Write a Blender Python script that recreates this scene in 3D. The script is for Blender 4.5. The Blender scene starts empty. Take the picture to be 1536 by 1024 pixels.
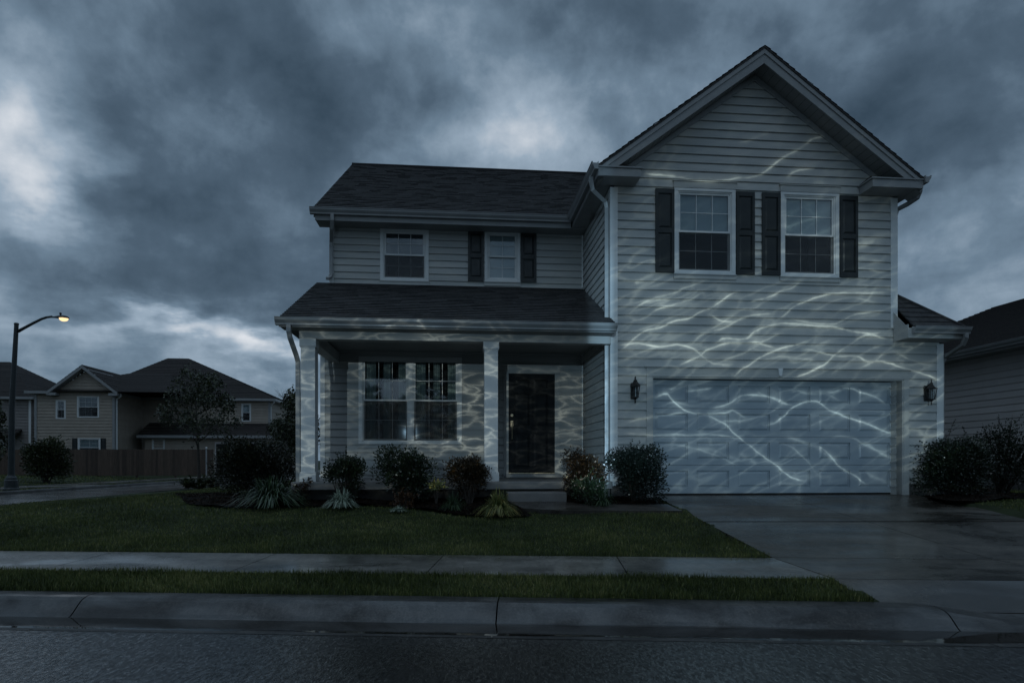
import bpy, math, random
import numpy as np
from mathutils import Vector, Matrix
random.seed(11); RNG = np.random.default_rng(5)
SC = bpy.context.scene; COL = SC.collection
# ------------------------------------------------------------------ camera model and house frame
F, CX, HY = 940.0, 768.0, 690.0          # focal length in photo pixels, horizon row
ZC = 0.64                                 # eye height above the garage floor
TH = math.radians(5.0); ct, st = math.cos(TH), math.sin(TH)
D0, U0 = 11.0727, 2.7622
def H(u, v, z=0.0):                       # house frame -> world
    return Vector(((u+U0)*ct - (D0+v)*st, (u+U0)*st + (D0+v)*ct, z))
PH = math.radians(-3.43); cp, sp = math.cos(PH), math.sin(PH)
def S(p, q, z=0.0):                       # street frame -> world
    return Vector((p*cp - q*sp, p*sp + q*cp, z))
def to_street(X, Y): return X*cp + Y*sp, -X*sp + Y*cp
def to_house(X, Y): return X*ct + Y*st - U0, -X*st + Y*ct - D0
def wall_pt(x, y, v=0.0):                 # photo pixel -> point of a house plane
    a = (x-CX)/F; t = (D0+v)/(-st*a+ct)
    return Vector((a*t, t, ZC + (HY-y)/F*t))
def depth_pt(x, y, Y): return Vector(((x-CX)/F*Y, Y, ZC+(HY-y)/F*Y))
# ------------------------------------------------------------------ mesh helpers
class MB:
    def __init__(s): s.v=[]; s.f=[]; s.t=[]
    def face(s, pts, t=0.5):
        n=len(s.v); s.v.extend([tuple(p) for p in pts]); s.f.append(tuple(range(n,n+len(pts)))); s.t.append(t)
    def box(s, a0,a1,b0,b1,c0,c1, t=0.5):
        n=len(s.v)
        s.v += [(a0,b0,c0),(a1,b0,c0),(a1,b1,c0),(a0,b1,c0),(a0,b0,c1),(a1,b0,c1),(a1,b1,c1),(a0,b1,c1)]
        for q in ((0,3,2,1),(4,5,6,7),(0,1,5,4),(1,2,6,5),(2,3,7,6),(3,0,4,7)):
            s.f.append(tuple(n+i for i in q)); s.t.append(t)
        return s
    def prism(s, poly, d, t=0.5):         # poly: list of 3D points, extruded by vector d
        n=len(s.v); k=len(poly); d=Vector(d)
        s.v += [tuple(p) for p in poly] + [tuple(Vector(p)+d) for p in poly]
        s.f.append(tuple(range(n+k-1,n-1,-1))); s.f.append(tuple(range(n+k,n+2*k))); s.t += [t,t]
        for i in range(k):
            j=(i+1)%k; s.f.append((n+i,n+j,n+k+j,n+k+i)); s.t.append(t)
        return s
    def tube(s, path, rad, n=8, ry=None, twist=0.0, cap=True, t=0.5):
        path=[Vector(p) for p in path]; k=len(path); base=len(s.v)
        rads=rad if isinstance(rad,(list,tuple)) else [rad]*k
        ref=Vector((0,0,1))
        d0=(path[1]-path[0]).normalized()
        if abs(d0.dot(ref))>.9: ref=Vector((1,0,0))
        e1=(ref-d0*ref.dot(d0)).normalized()
        for i,p in enumerate(path):
            if i==0: d=path[1]-path[0]
            elif i==k-1: d=path[i]-path[i-1]
            else: d=(path[i+1]-path[i]).normalized()+(path[i]-path[i-1]).normalized()
            d.normalize(); e1=(e1-d*e1.dot(d)).normalized(); e2=d.cross(e1)
            for j in range(n):
                a=2*math.pi*j/n+twist
                s.v.append(tuple(p+e1*(math.cos(a)*rads[i])+e2*(math.sin(a)*rads[i]*(ry if ry else 1))))
        for i in range(k-1):
            for j in range(n):
                a=base+i*n+j; b=base+i*n+(j+1)%n
                s.f.append((a,b,b+n,a+n)); s.t.append(t)
        if cap:
            s.f.append(tuple(base+j for j in range(n-1,-1,-1))); s.f.append(tuple(base+(k-1)*n+j for j in range(n))); s.t+=[t,t]
        return s
    def lathe(s, c, prof, n=20, t=0.5):   # prof: (radius, z)
        base=len(s.v); c=Vector(c)
        for r,z in prof:
            for j in range(n):
                a=2*math.pi*j/n; s.v.append((c.x+r*math.cos(a), c.y+r*math.sin(a), c.z+z))
        for i in range(len(prof)-1):
            for j in range(n):
                a=base+i*n+j; b=base+i*n+(j+1)%n
                s.f.append((a,b,b+n,a+n)); s.t.append(t)
        s.f.append(tuple(base+j for j in range(n-1,-1,-1))); s.t.append(t)
        s.f.append(tuple(base+(len(prof)-1)*n+j for j in range(n))); s.t.append(t)
        return s
    def build(s, name, m, parent=None, loc=None, smooth=False, bevel=0.0):
        me=bpy.data.meshes.new(name); me.from_pydata(s.v, [], s.f); me.update()
        a=me.attributes.new('tint','FLOAT','FACE'); a.data.foreach_set('value', np.array(s.t,dtype=np.float32))
        if smooth: me.polygons.foreach_set('use_smooth',[True]*len(me.polygons))
        me.materials.append(m)
        o=bpy.data.objects.new(name, me); COL.objects.link(o)
        if parent is not None: o.parent=parent
        if loc is not None: o.location=loc
        if bevel:
            b=o.modifiers.new('bevel','BEVEL'); b.width=bevel; b.segments=2; b.limit_method='ANGLE'
        return o
def np_mesh(name, V, Fc, T, m, parent=None, loc=None, k=3, smooth=False):   # all faces of k corners
    me=bpy.data.meshes.new(name); nf=len(Fc)
    me.vertices.add(len(V)); me.vertices.foreach_set('co', np.ascontiguousarray(V,dtype=np.float32).ravel())
    me.loops.add(nf*k); me.loops.foreach_set('vertex_index', np.ascontiguousarray(Fc,dtype=np.int32).ravel())
    me.polygons.add(nf); me.polygons.foreach_set('loop_start', np.arange(0,nf*k,k,dtype=np.int32))
    me.update(calc_edges=True); me.validate()
    a=me.attributes.new('tint','FLOAT','FACE'); a.data.foreach_set('value', np.ascontiguousarray(T,dtype=np.float32))
    if smooth: me.polygons.foreach_set('use_smooth',[True]*len(me.polygons))
    me.materials.append(m)
    o=bpy.data.objects.new(name, me); COL.objects.link(o)
    if parent is not None: o.parent=parent
    if loc is not None: o.location=loc
    return o
def tag(o, label=None, cat=None, group=None, kind=None):
    if label: o['label']=label
    if cat: o['category']=cat
    if group: o['group']=group
    if kind: o['kind']=kind
    return o
def thing(name, label, cat, loc=(0,0,0), rz=0.0, group=None):
    o=bpy.data.objects.new(name,None); COL.objects.link(o); o.empty_display_size=.2
    o.location=loc; o.rotation_euler=(0,0,rz)
    return tag(o,label,cat,group)
# ------------------------------------------------------------------ materials
def newmat(name):
    m=bpy.data.materials.new(name); m.use_nodes=True; nt=m.node_tree
    return m, nt, nt.nodes['Principled BSDF']
def N(nt, typ, **kw):
    n=nt.nodes.new(typ)
    for k,v in kw.items():
        if k.startswith('i_'):
            key=k[2:]; key=int(key) if key.isdigit() else key
            n.inputs[key].default_value=v
        else: setattr(n,k,v)
    return n
def ramp(nt, stops, interp='LINEAR'):
    r=nt.nodes.new('ShaderNodeValToRGB'); e=r.color_ramp.elements; r.color_ramp.interpolation=interp
    e[0].position,e[0].color=stops[0][0],(*stops[0][1],1); e[1].position,e[1].color=stops[-1][0],(*stops[-1][1],1)
    for p,c in stops[1:-1]:
        x=e.new(p); x.color=(*c,1)
    return r
def math_node(nt, op, a, b=None, clamp=False):
    n=nt.nodes.new('ShaderNodeMath'); n.operation=op; n.use_clamp=clamp
    for i,x in enumerate((a,b)):
        if x is None: continue
        if isinstance(x,(int,float)): n.inputs[i].default_value=x
        else: nt.links.new(x,n.inputs[i])
    return n.outputs[0]
def surf(name, c0, c1, scale=3.0, rough=(.5,.6), bump=0.0, bscale=60.0, stretch=(1,1,1), tint=0.0, spec=.5, detail=8.0, coord='Object', rscale=None, metallic=0.0, bdist=.01):
    """two-tone noise surface; tint: strength of the per-face tone attribute"""
    m,nt,b=newmat(name); L=nt.links.new
    tc=N(nt,'ShaderNodeTexCoord'); mp=N(nt,'ShaderNodeMapping'); mp.inputs['Scale'].default_value=stretch
    L(tc.outputs[coord],mp.inputs[0])
    nz=N(nt,'ShaderNodeTexNoise',i_Scale=scale,i_Detail=detail,i_Roughness=.62); L(mp.outputs[0],nz.inputs['Vector'])
    fac=nz.outputs[0]
    rp=ramp(nt,[(.3,c0),(.7,c1)]); L(fac,rp.inputs[0]); colr=rp.outputs[0]
    if tint:
        at=N(nt,'ShaderNodeAttribute',attribute_name='tint')
        k=math_node(nt,'MULTIPLY_ADD',at.outputs['Fac'],2*tint); k.node.inputs[2].default_value=1-tint
        mx=N(nt,'ShaderNodeMix',data_type='RGBA',blend_type='MULTIPLY'); mx.inputs[0].default_value=1
        L(colr,mx.inputs[6]); L(k,mx.inputs[7]); colr=mx.outputs[2]
    L(colr,b.inputs['Base Color'])
    nr=N(nt,'ShaderNodeTexNoise',i_Scale=rscale or scale*1.7,i_Detail=5.0); L(mp.outputs[0],nr.inputs['Vector'])
    mr=N(nt,'ShaderNodeMapRange'); mr.inputs[1].default_value=.35; mr.inputs[2].default_value=.65
    mr.inputs[3].default_value,mr.inputs[4].default_value=rough; L(nr.outputs[0],mr.inputs[0]); L(mr.outputs[0],b.inputs['Roughness'])
    b.inputs['Specular IOR Level'].default_value=spec; b.inputs['Metallic'].default_value=metallic
    if bump:
        nb=N(nt,'ShaderNodeTexNoise',i_Scale=bscale,i_Detail=6.0); L(mp.outputs[0],nb.inputs['Vector'])
        bp=N(nt,'ShaderNodeBump',i_Strength=bump,i_Distance=bdist); L(nb.outputs[0],bp.inputs['Height']); L(bp.outputs[0],b.inputs['Normal'])
    return m
def leafmat(name, stops, rough=.35, spec=.5):
    m,nt,b=newmat(name); at=N(nt,'ShaderNodeAttribute',attribute_name='tint')
    rp=ramp(nt,stops); nt.links.new(at.outputs['Fac'],rp.inputs[0]); nt.links.new(rp.outputs[0],b.inputs['Base Color'])
    b.inputs['Roughness'].default_value=rough; b.inputs['Specular IOR Level'].default_value=spec
    return m
M={}
M['siding']=surf('vinyl siding',(.345,.36,.355),(.45,.45,.43),2.6,(.42,.55),.25,90,(.35,1,3),tint=.05,bdist=.002)
M['trim']=surf('white trim paint',(.60,.62,.62),(.67,.68,.67),4,(.35,.5),.1,50)
M['gutter']=surf('aluminium gutter paint',(.23,.24,.245),(.29,.295,.295),3,(.3,.45))
M['garage']=surf('garage door paint',(.29,.345,.39),(.35,.40,.435),2.5,(.35,.5),.12,80,(.5,1,2),bdist=.002)
M['soffit']=surf('soffit panel',(.22,.225,.22),(.27,.275,.27),4,(.5,.6))
M['shingle']=surf('asphalt shingle',(.022,.022,.024),(.052,.050,.049),14,(.75,.9),.5,160,tint=.42,spec=.3,bdist=.004)
M['shutter']=surf('black shutter paint',(.010,.014,.015),(.016,.020,.020),5,(.35,.5),.15,70)
M['door']=surf('black door paint',(.004,.006,.008),(.007,.009,.011),4,(.45,.6),.1,60,spec=.2)
M['brass']=surf('aged brass hardware',(.30,.24,.16),(.42,.36,.26),20,(.3,.4),metallic=.9)
M['iron']=surf('black lantern iron',(.010,.010,.010),(.02,.018,.016),20,(.4,.55))
M['found']=surf('dark foundation block',(.06,.06,.06),(.10,.095,.09),6,(.7,.85),.5,40)
M['slab']=surf('porch concrete',(.16,.155,.15),(.24,.235,.225),3,(.45,.7),.4,70)
M['pole']=surf('dark green pole paint',(.012,.018,.02),(.022,.028,.03),6,(.35,.5))
M['fence']=surf('stained fence board',(.045,.030,.022),(.09,.062,.045),3,(.7,.85),.4,30,(6,6,.6),tint=.35)
M['nsiding']=surf('tan neighbour siding',(.30,.255,.21),(.37,.32,.265),2,(.55,.65),tint=.06)
M['nsiding2']=surf('grey neighbour siding',(.50,.47,.46),(.57,.54,.53),2,(.55,.65),tint=.06)
M['nsiding3']=surf('dim grey neighbour siding',(.19,.175,.165),(.24,.22,.21),2,(.55,.65),tint=.06)
M['nroof']=surf('neighbour shingle',(.020,.017,.016),(.036,.031,.029),10,(.8,.9),.4,60,tint=.3,spec=.3)
M['blind']=surf('pale window blind',(.62,.66,.68),(.68,.71,.72),3,(.6,.7))
M['blindgrey']=surf('grey window screen',(.09,.095,.10),(.12,.125,.13),3,(.6,.7))
M['room']=surf('dark room and door tone',(.02,.02,.02),(.03,.03,.03),2,(.8,.9))  # unlit room's darkness put into the colour; a neighbour's garage door shares it
M['curtain']=surf('sheer curtain cloth',(.50,.58,.56),(.78,.82,.80),5,(.8,.9),stretch=(5,5,.5))
M['bark']=surf('tree bark',(.03,.025,.02),(.06,.05,.042),12,(.8,.9),.5,40,(3,3,.7))
M['mulch']=surf('bark mulch',(.007,.005,.0035),(.022,.014,.009),26,(.7,.95),.6,55,tint=.5,bdist=.012,spec=.2)
M['soil']=surf('turf soil',(.016,.022,.010),(.036,.046,.019),2.2,(.85,.95),.6,40,spec=.2)
M['grass']=leafmat('grass blade',[(0,(.028,.038,.011)),(.45,(.085,.108,.028)),(.8,(.15,.172,.05)),(1,(.30,.27,.11))],.5,.35)
def glass():
    m,nt,b=newmat('window glass'); L=nt.links.new; out=nt.nodes['Material Output']; nt.nodes.remove(b)
    tr=N(nt,'ShaderNodeBsdfTransparent'); tr.inputs[0].default_value=(.78,.82,.83,1)
    gl=N(nt,'ShaderNodeBsdfGlossy',i_Roughness=.03); gl.inputs[0].default_value=(.9,.95,1,1)
    nz=N(nt,'ShaderNodeTexNoise',i_Scale=1.6); tc=N(nt,'ShaderNodeTexCoord'); L(tc.outputs['Object'],nz.inputs['Vector'])
    bp=N(nt,'ShaderNodeBump',i_Strength=.08,i_Distance=.02); L(nz.outputs[0],bp.inputs['Height']); L(bp.outputs[0],gl.inputs['Normal'])
    lw=N(nt,'ShaderNodeLayerWeight',i_Blend=.5); mx=N(nt,'ShaderNodeMixShader'); fr=math_node(nt,'MULTIPLY_ADD',math_node(nt,'POWER',lw.outputs['Facing'],4.0),.85); fr.node.inputs[2].default_value=.075; L(fr,mx.inputs[0]); L(tr.outputs[0],mx.inputs[1]); L(gl.outputs[0],mx.inputs[2])
    L(mx.outputs[0],out.inputs[0]); return m
M['glass']=glass()
def screen():
    m,nt,b=newmat('insect screen'); L=nt.links.new; b.inputs['Base Color'].default_value=(.018,.020,.022,1); b.inputs['Roughness'].default_value=.55
    tr=N(nt,'ShaderNodeBsdfTransparent'); mx=N(nt,'ShaderNodeMixShader'); mx.inputs[0].default_value=.32; L(tr.outputs[0],mx.inputs[1]); L(b.outputs[0],mx.inputs[2]); L(mx.outputs[0],nt.nodes['Material Output'].inputs[0]); return m
M['screen']=screen()
def concrete(name, c0, c1, wet0, wet1, joint=None, bump=.35, scale=.9, film=.8, mott=.3, mid=.28):
    m,nt,b=newmat(name); L=nt.links.new
    tc=N(nt,'ShaderNodeTexCoord')
    n1=N(nt,'ShaderNodeTexNoise',i_Scale=scale,i_Detail=9.0,i_Roughness=.65,i_Distortion=.6); mp=N(nt,'ShaderNodeMapping'); mp.inputs['Scale'].default_value=(.6,1.3,1); L(tc.outputs['Object'],mp.inputs[0]); L(mp.outputs[0],n1.inputs['Vector'])
    n2=N(nt,'ShaderNodeTexNoise',i_Scale=55.0,i_Detail=5.0); L(tc.outputs['Object'],n2.inputs['Vector'])
    r1=ramp(nt,[(.38,c0),(.62,c1)]); L(n1.outputs[0],r1.inputs[0])
    r2=ramp(nt,[(.3,(1-mott,1-mott,1-mott)),(.7,(1+mott*.8,1+mott*.8,1+mott*.8))]); L(n2.outputs[0],r2.inputs[0])
    mx=N(nt,'ShaderNodeMix',data_type='RGBA',blend_type='MULTIPLY'); mx.inputs[0].default_value=1; L(r1.outputs[0],mx.inputs[6]); L(r2.outputs[0],mx.inputs[7])
    n3=N(nt,'ShaderNodeTexNoise',i_Scale=9.0,i_Detail=7.0,i_Roughness=.7,i_Distortion=1.2); mp3=N(nt,'ShaderNodeMapping'); mp3.inputs['Scale'].default_value=(1,.45,.8); mp3.inputs['Rotation'].default_value=(0,0,.5); L(tc.outputs['Object'],mp3.inputs[0]); L(mp3.outputs[0],n3.inputs['Vector'])
    r3=ramp(nt,[(.36,(1-mid,1-mid,1-mid)),(.64,(1+mid,1+mid,1+mid))]); L(n3.outputs[0],r3.inputs[0]); m3=N(nt,'ShaderNodeMix',data_type='RGBA',blend_type='MULTIPLY'); m3.inputs[0].default_value=1; L(mx.outputs[2],m3.inputs[6]); L(r3.outputs[0],m3.inputs[7])
    L(m3.outputs[2],b.inputs['Base Color'])
    mr=N(nt,'ShaderNodeMapRange'); mr.inputs[1].default_value=.4; mr.inputs[2].default_value=.62; mr.inputs[3].default_value=wet0; mr.inputs[4].default_value=wet1
    L(n1.outputs[0],mr.inputs[0]); L(mr.outputs[0],b.inputs['Roughness'])
    nf=N(nt,'ShaderNodeTexNoise',i_Scale=scale*1.1,i_Detail=6.0,i_Distortion=.5); L(mp.outputs[0],nf.inputs['Vector'])
    mf=N(nt,'ShaderNodeMapRange'); mf.inputs[1].default_value=.44; mf.inputs[2].default_value=.60; mf.inputs[3].default_value=0.0; mf.inputs[4].default_value=film
    L(nf.outputs[0],mf.inputs[0]); L(mf.outputs[0],b.inputs['Coat Weight']); b.inputs['Coat Roughness'].default_value=.14; b.inputs['Coat IOR'].default_value=1.9
    nb=N(nt,'ShaderNodeTexNoise',i_Scale=90.0,i_Detail=8.0,i_Roughness=.7); L(tc.outputs['Object'],nb.inputs['Vector'])
    bp=N(nt,'ShaderNodeBump',i_Strength=bump,i_Distance=.006); L(nb.outputs[0],bp.inputs['Height']); L(bp.outputs[0],b.inputs['Normal'])
    return m
M['walk']=concrete('sidewalk concrete',(.075,.072,.064),(.17,.158,.138),.22,.6,film=1.0)
M['drive']=concrete('driveway concrete',(.024,.020,.016),(.096,.084,.068),.20,.62,scale=.7,film=.55,mott=.35)
M['kerb']=concrete('kerb concrete',(.010,.009,.008),(.046,.042,.038),.3,.6,bump=1.0,scale=1.8,film=.45,mott=.6,mid=.55)
M['path']=concrete('path concrete',(.03,.026,.022),(.07,.06,.05),.25,.6)
def asphalt(name, bstr, grain, k=1.0):
    m,nt,b=newmat(name); L=nt.links.new; tc=N(nt,'ShaderNodeTexCoord'); mp=N(nt,'ShaderNodeMapping'); mp.inputs['Scale'].default_value=(1,.34,1); L(tc.outputs['Object'],mp.inputs[0])
    n1=N(nt,'ShaderNodeTexNoise',i_Scale=.55,i_Detail=6.0); L(tc.outputs['Object'],n1.inputs['Vector'])
    v=N(nt,'ShaderNodeTexVoronoi',i_Scale=80.0); L(mp.outputs[0],v.inputs['Vector'])
    r=ramp(nt,[(0,(.005*k,.005*k,.005*k)),(.75,(.018*k,.017*k,.016*k)),(1,(.06*k,.057*k,.054*k))]); L(v.outputs['Color'],r.inputs[0]); L(r.outputs[0],b.inputs['Base Color'])
    mr=N(nt,'ShaderNodeMapRange'); mr.inputs[1].default_value=.4; mr.inputs[2].default_value=.6; mr.inputs[3].default_value=.18; mr.inputs[4].default_value=.36
    L(n1.outputs[0],mr.inputs[0]); L(mr.outputs[0],b.inputs['Roughness'])
    n2=N(nt,'ShaderNodeTexNoise',i_Scale=48.0,i_Detail=5.0,i_Roughness=.66,i_Distortion=.4); L(mp.outputs[0],n2.inputs['Vector'])
    ad=math_node(nt,'ADD',math_node(nt,'MULTIPLY',v.outputs['Distance'],-.4),math_node(nt,'MULTIPLY',n2.outputs[0],1.0))
    b.inputs['Coat IOR'].default_value=2.25; b.inputs['Specular IOR Level'].default_value=.2
    mg=N(nt,'ShaderNodeMapRange'); mg.inputs[1].default_value=.42; mg.inputs[2].default_value=.60; mg.inputs[3].default_value=1.0-grain; mg.inputs[4].default_value=1.0; L(n2.outputs[0],mg.inputs[0]); L(mg.outputs[0],b.inputs['Coat Weight'])
    mc=N(nt,'ShaderNodeMapRange'); mc.inputs[1].default_value=.35; mc.inputs[2].default_value=.65; mc.inputs[3].default_value=.05; mc.inputs[4].default_value=.16; L(n1.outputs[0],mc.inputs[0]); L(mc.outputs[0],b.inputs['Coat Roughness'])
    bc=N(nt,'ShaderNodeBump',i_Strength=bstr,i_Distance=.012); L(ad,bc.inputs['Height']); L(bc.outputs[0],b.inputs['Coat Normal'])
    bp=N(nt,'ShaderNodeBump',i_Strength=bstr,i_Distance=.014); L(ad,bp.inputs['Height']); L(bp.outputs[0],b.inputs['Normal'])
    return m
M['asphalt']=asphalt('wet asphalt',.34,.90)
M['asphalt_far']=asphalt('wet side street paving',.32,.05,12.0)  # base colour scaled paler to stand in for sky reflected on the street
def water():
    m,nt,b=newmat('gutter water'); L=nt.links.new
    b.inputs['Base Color'].default_value=(.012,.010,.008,1); b.inputs['Roughness'].default_value=.04; b.inputs['Specular IOR Level'].default_value=.5
    tc=N(nt,'ShaderNodeTexCoord'); n=N(nt,'ShaderNodeTexNoise',i_Scale=5.0,i_Detail=3.0); L(tc.outputs['Object'],n.inputs['Vector'])
    bp=N(nt,'ShaderNodeBump',i_Strength=.12,i_Distance=.01); L(n.outputs[0],bp.inputs['Height']); L(bp.outputs[0],b.inputs['Normal'])
    return m
M['water']=water()
def emis(name,c,s):
    m,nt,b=newmat(name); b.inputs['Base Color'].default_value=(.8,.7,.5,1); b.inputs['Emission Color'].default_value=(*c,1); b.inputs['Emission Strength'].default_value=s; return m
M['lamplens']=emis('lit lamp lens',(1.0,.68,.36),1.4)
# ------------------------------------------------------------------ light and sky settings, ripple lines (photo pixels on the wing front)
SKYGAIN=1.5; SKYBASE=.44; ZENITH=.9; WEST=.1; SUNE=.08; SPOTE=6600; SPOTSIGN=1.0; PORCHFILL=.55; NETP=4.2; NETW=5.0; LINEG=5.6
BLOBS=[(40,215,60,80,0,.22),(150,262,70,28,15,.24),(25,140,90,60,0,.10),(250,95,70,35,-20,.12),(330,55,190,70,0,-.10),(260,400,220,70,0,-.18),(330,330,150,50,-20,-.05),(560,190,130,80,35,-.13),(440,95,130,70,0,-.07),
(540,30,70,45,30,.12),(700,195,90,70,30,.10),(790,170,110,75,20,.07),(900,45,190,60,0,-.14),(640,110,80,50,0,-.06),(1330,140,210,95,15,-.20),(1460,40,170,80,0,-.08),(1450,310,130,45,15,.07),(1080,60,80,60,0,.05),(1440,420,110,40,0,-.02),
(330,488,130,24,-5,.30),(425,525,70,28,0,.20),(225,470,60,16,-8,.10),(50,465,80,24,0,.14),(120,520,180,40,0,.06),(430,580,80,60,0,.05),(620,300,60,40,0,.05)]
W1_,W2_=.00105,.0022
CAUST=[
([(933,477),(953,463),(960,457),(983,447),(1007,440),(1030,430),(1063,420)],W1_,.55),
([(972,474),(980,467),(1010,457),(1040,446),(1057,437)],W1_,.6),
([(929,528),(933,523),(953,507),(970,495),(987,492),(1007,484),(1037,477),(1050,468),(1075,457),(1085,449),(1112,437)],W1_,.9),
([(1060,472),(1083,482),(1103,483)],W1_,.7),([(1105,482),(1128,473),(1143,472),(1160,472)],W1_,.7),
([(927,516),(947,515),(987,518),(1012,515),(1030,519),(1047,528),(1051,533),(1067,545),(1080,547),(1100,548)],W1_,.9),
([(1010,549),(1025,544),(1050,534),(1057,527),(1070,522),(1095,513),(1127,512),(1153,519),(1165,523)],W1_,.85),
([(1033,519),(1043,509),(1058,501),(1085,492),(1095,487),(1120,478)],W1_,.5),
([(1097,563),(1112,553),(1123,547),(1137,537),(1153,529),(1176,523),(1195,518),(1215,512)],W1_,.8),
([(1070,516),(1083,508),(1118,507),(1132,497),(1167,488),(1193,487),(1247,489),(1267,493),(1285,498),(1310,500),(1327,496)],W1_,1.0),
([(1160,488),(1168,481),(1175,477),(1190,462),(1210,450),(1222,445),(1235,441),(1260,439),(1333,439)],W1_,.9),
([(1120,455),(1158,444),(1170,438),(1188,432),(1205,422)],W1_,.65),
([(1182,481),(1208,483),(1227,484),(1248,485),(1267,477),(1293,469),(1327,466)],W1_,.6),
([(1197,523),(1223,526),(1237,531),(1247,534),(1260,536),(1283,536),(1305,543),(1313,542),(1335,546),(1348,551),(1362,554),(1377,559),(1393,564),(1412,571)],W1_,1.0),
([(1190,567),(1198,565),(1227,552),(1243,543),(1250,535),(1260,527),(1277,515),(1293,505),(1303,502),(1333,508)],W1_,1.0),
([(1287,553),(1305,545),(1313,541),(1330,530)],W1_,.6),
([(965,260),(1015,266),(1067,273),(1099,269),(1131,264),(1166,243),(1198,225),(1236,204)],W1_,.62),
([(1106,216),(1155,201)],W1_,.22),([(1176,269),(1226,252)],W1_,.4),([(1219,274),(1243,275)],W2_,.25),
([(1140,350),(1175,343),(1240,322)],W2_,.22),([(1180,362),(1240,346),(1262,338)],W2_,.25),([(1285,372),(1335,354)],W2_,.25),([(1100,385),(1180,378),(1330,366)],W2_,.22),([(935,430),(975,414),(1010,405)],W2_,.3),([(1130,405),(1200,392),(1260,385),(1330,392)],W2_,.22),
([(978,596),(998,591),(1007,600),(1015,607),(1033,617),(1057,622),(1077,631),(1093,640),(1100,648),(1112,658),(1120,666),(1142,682),(1165,698),(1208,719)],W1_,1.0),
([(940,634),(957,630),(983,627),(1007,622),(1033,619)],W1_,.7),
([(935,650),(977,652),(1017,651),(1067,652),(1097,655),(1112,660)],W1_,.4),
([(1063,612),(1083,610),(1095,606),(1105,598),(1118,593),(1142,593),(1177,605),(1188,607)],W1_,.85),
([(1048,621),(1088,620),(1098,617),(1108,622),(1122,628)],W1_,.7),
([(1003,586),(1020,578),(1027,570)],W1_,.5),([(1027,587),(1050,583),(1070,579)],W1_,.55),
([(1142,638),(1177,624),(1186,613),(1221,602),(1247,616),(1274,627),(1309,640),(1342,649)],W1_,1.0),
([(1133,585),(1164,598),(1190,607)],W1_,.65),([(1262,580),(1280,585),(1310,593),(1320,600),(1333,606)],W1_,.7),
([(1216,660),(1238,677),(1260,699),(1287,717),(1302,727)],W1_,.8),([(1168,657),(1216,668),(1260,690)],W2_,.35),([(1291,664),(1342,686)],W2_,.45),([(1296,706),(1344,724)],W2_,.5),([(1240,590),(1262,584)],W1_,.5),([(985,700),(1060,672),(1110,690)],W2_,.2),
([(933,470),(950,462),(975,452),(1000,447),(1020,438)],W1_,.35),([(929,492),(945,484),(962,479),(980,470)],W1_,.4),([(930,540),(948,533),(968,525),(990,519)],W1_,.35),
([(1000,462),(1020,452),(1040,441),(1055,428)],W1_,.3),([(1040,505),(1062,497),(1080,486),(1105,470),(1130,460)],W1_,.35),([(1060,548),(1090,540),(1120,526),(1145,512),(1180,500)],W1_,.4),
([(1100,470),(1130,462),(1150,452)],W1_,.4),([(1140,540),(1170,535),(1200,538),(1230,545)],W1_,.3),([(1180,540),(1205,531),(1230,517),(1255,508)],W1_,.4),([(1205,470),(1225,463),(1250,452),(1280,447),(1320,452)],W1_,.3),
([(1240,560),(1262,551),(1290,534),(1312,522),(1330,518)],W1_,.35),([(1250,470),(1275,462),(1300,449),(1325,425)],W1_,.3),([(1345,530),(1372,541),(1400,548)],W1_,.35),([(1110,418),(1140,408),(1160,400)],W1_,.35),([(1210,425),(1250,412),(1290,402),(1330,408)],W1_,.3),
([(985,610),(1010,604),(1040,607),(1060,600)],W1_,.3),([(1060,640),(1085,632),(1120,630),(1150,622),(1175,610)],W1_,.35),([(1190,580),(1215,590),(1240,592),(1262,600)],W1_,.35),([(1195,640),(1225,634),(1250,622),(1275,606)],W1_,.3),([(1005,665),(1040,671),(1075,682),(1110,700)],W1_,.28),([(1240,650),(1270,655),(1300,668),(1335,676)],W1_,.3),([(1150,660),(1180,668),(1210,690),(1235,712)],W1_,.3),
]
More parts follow.
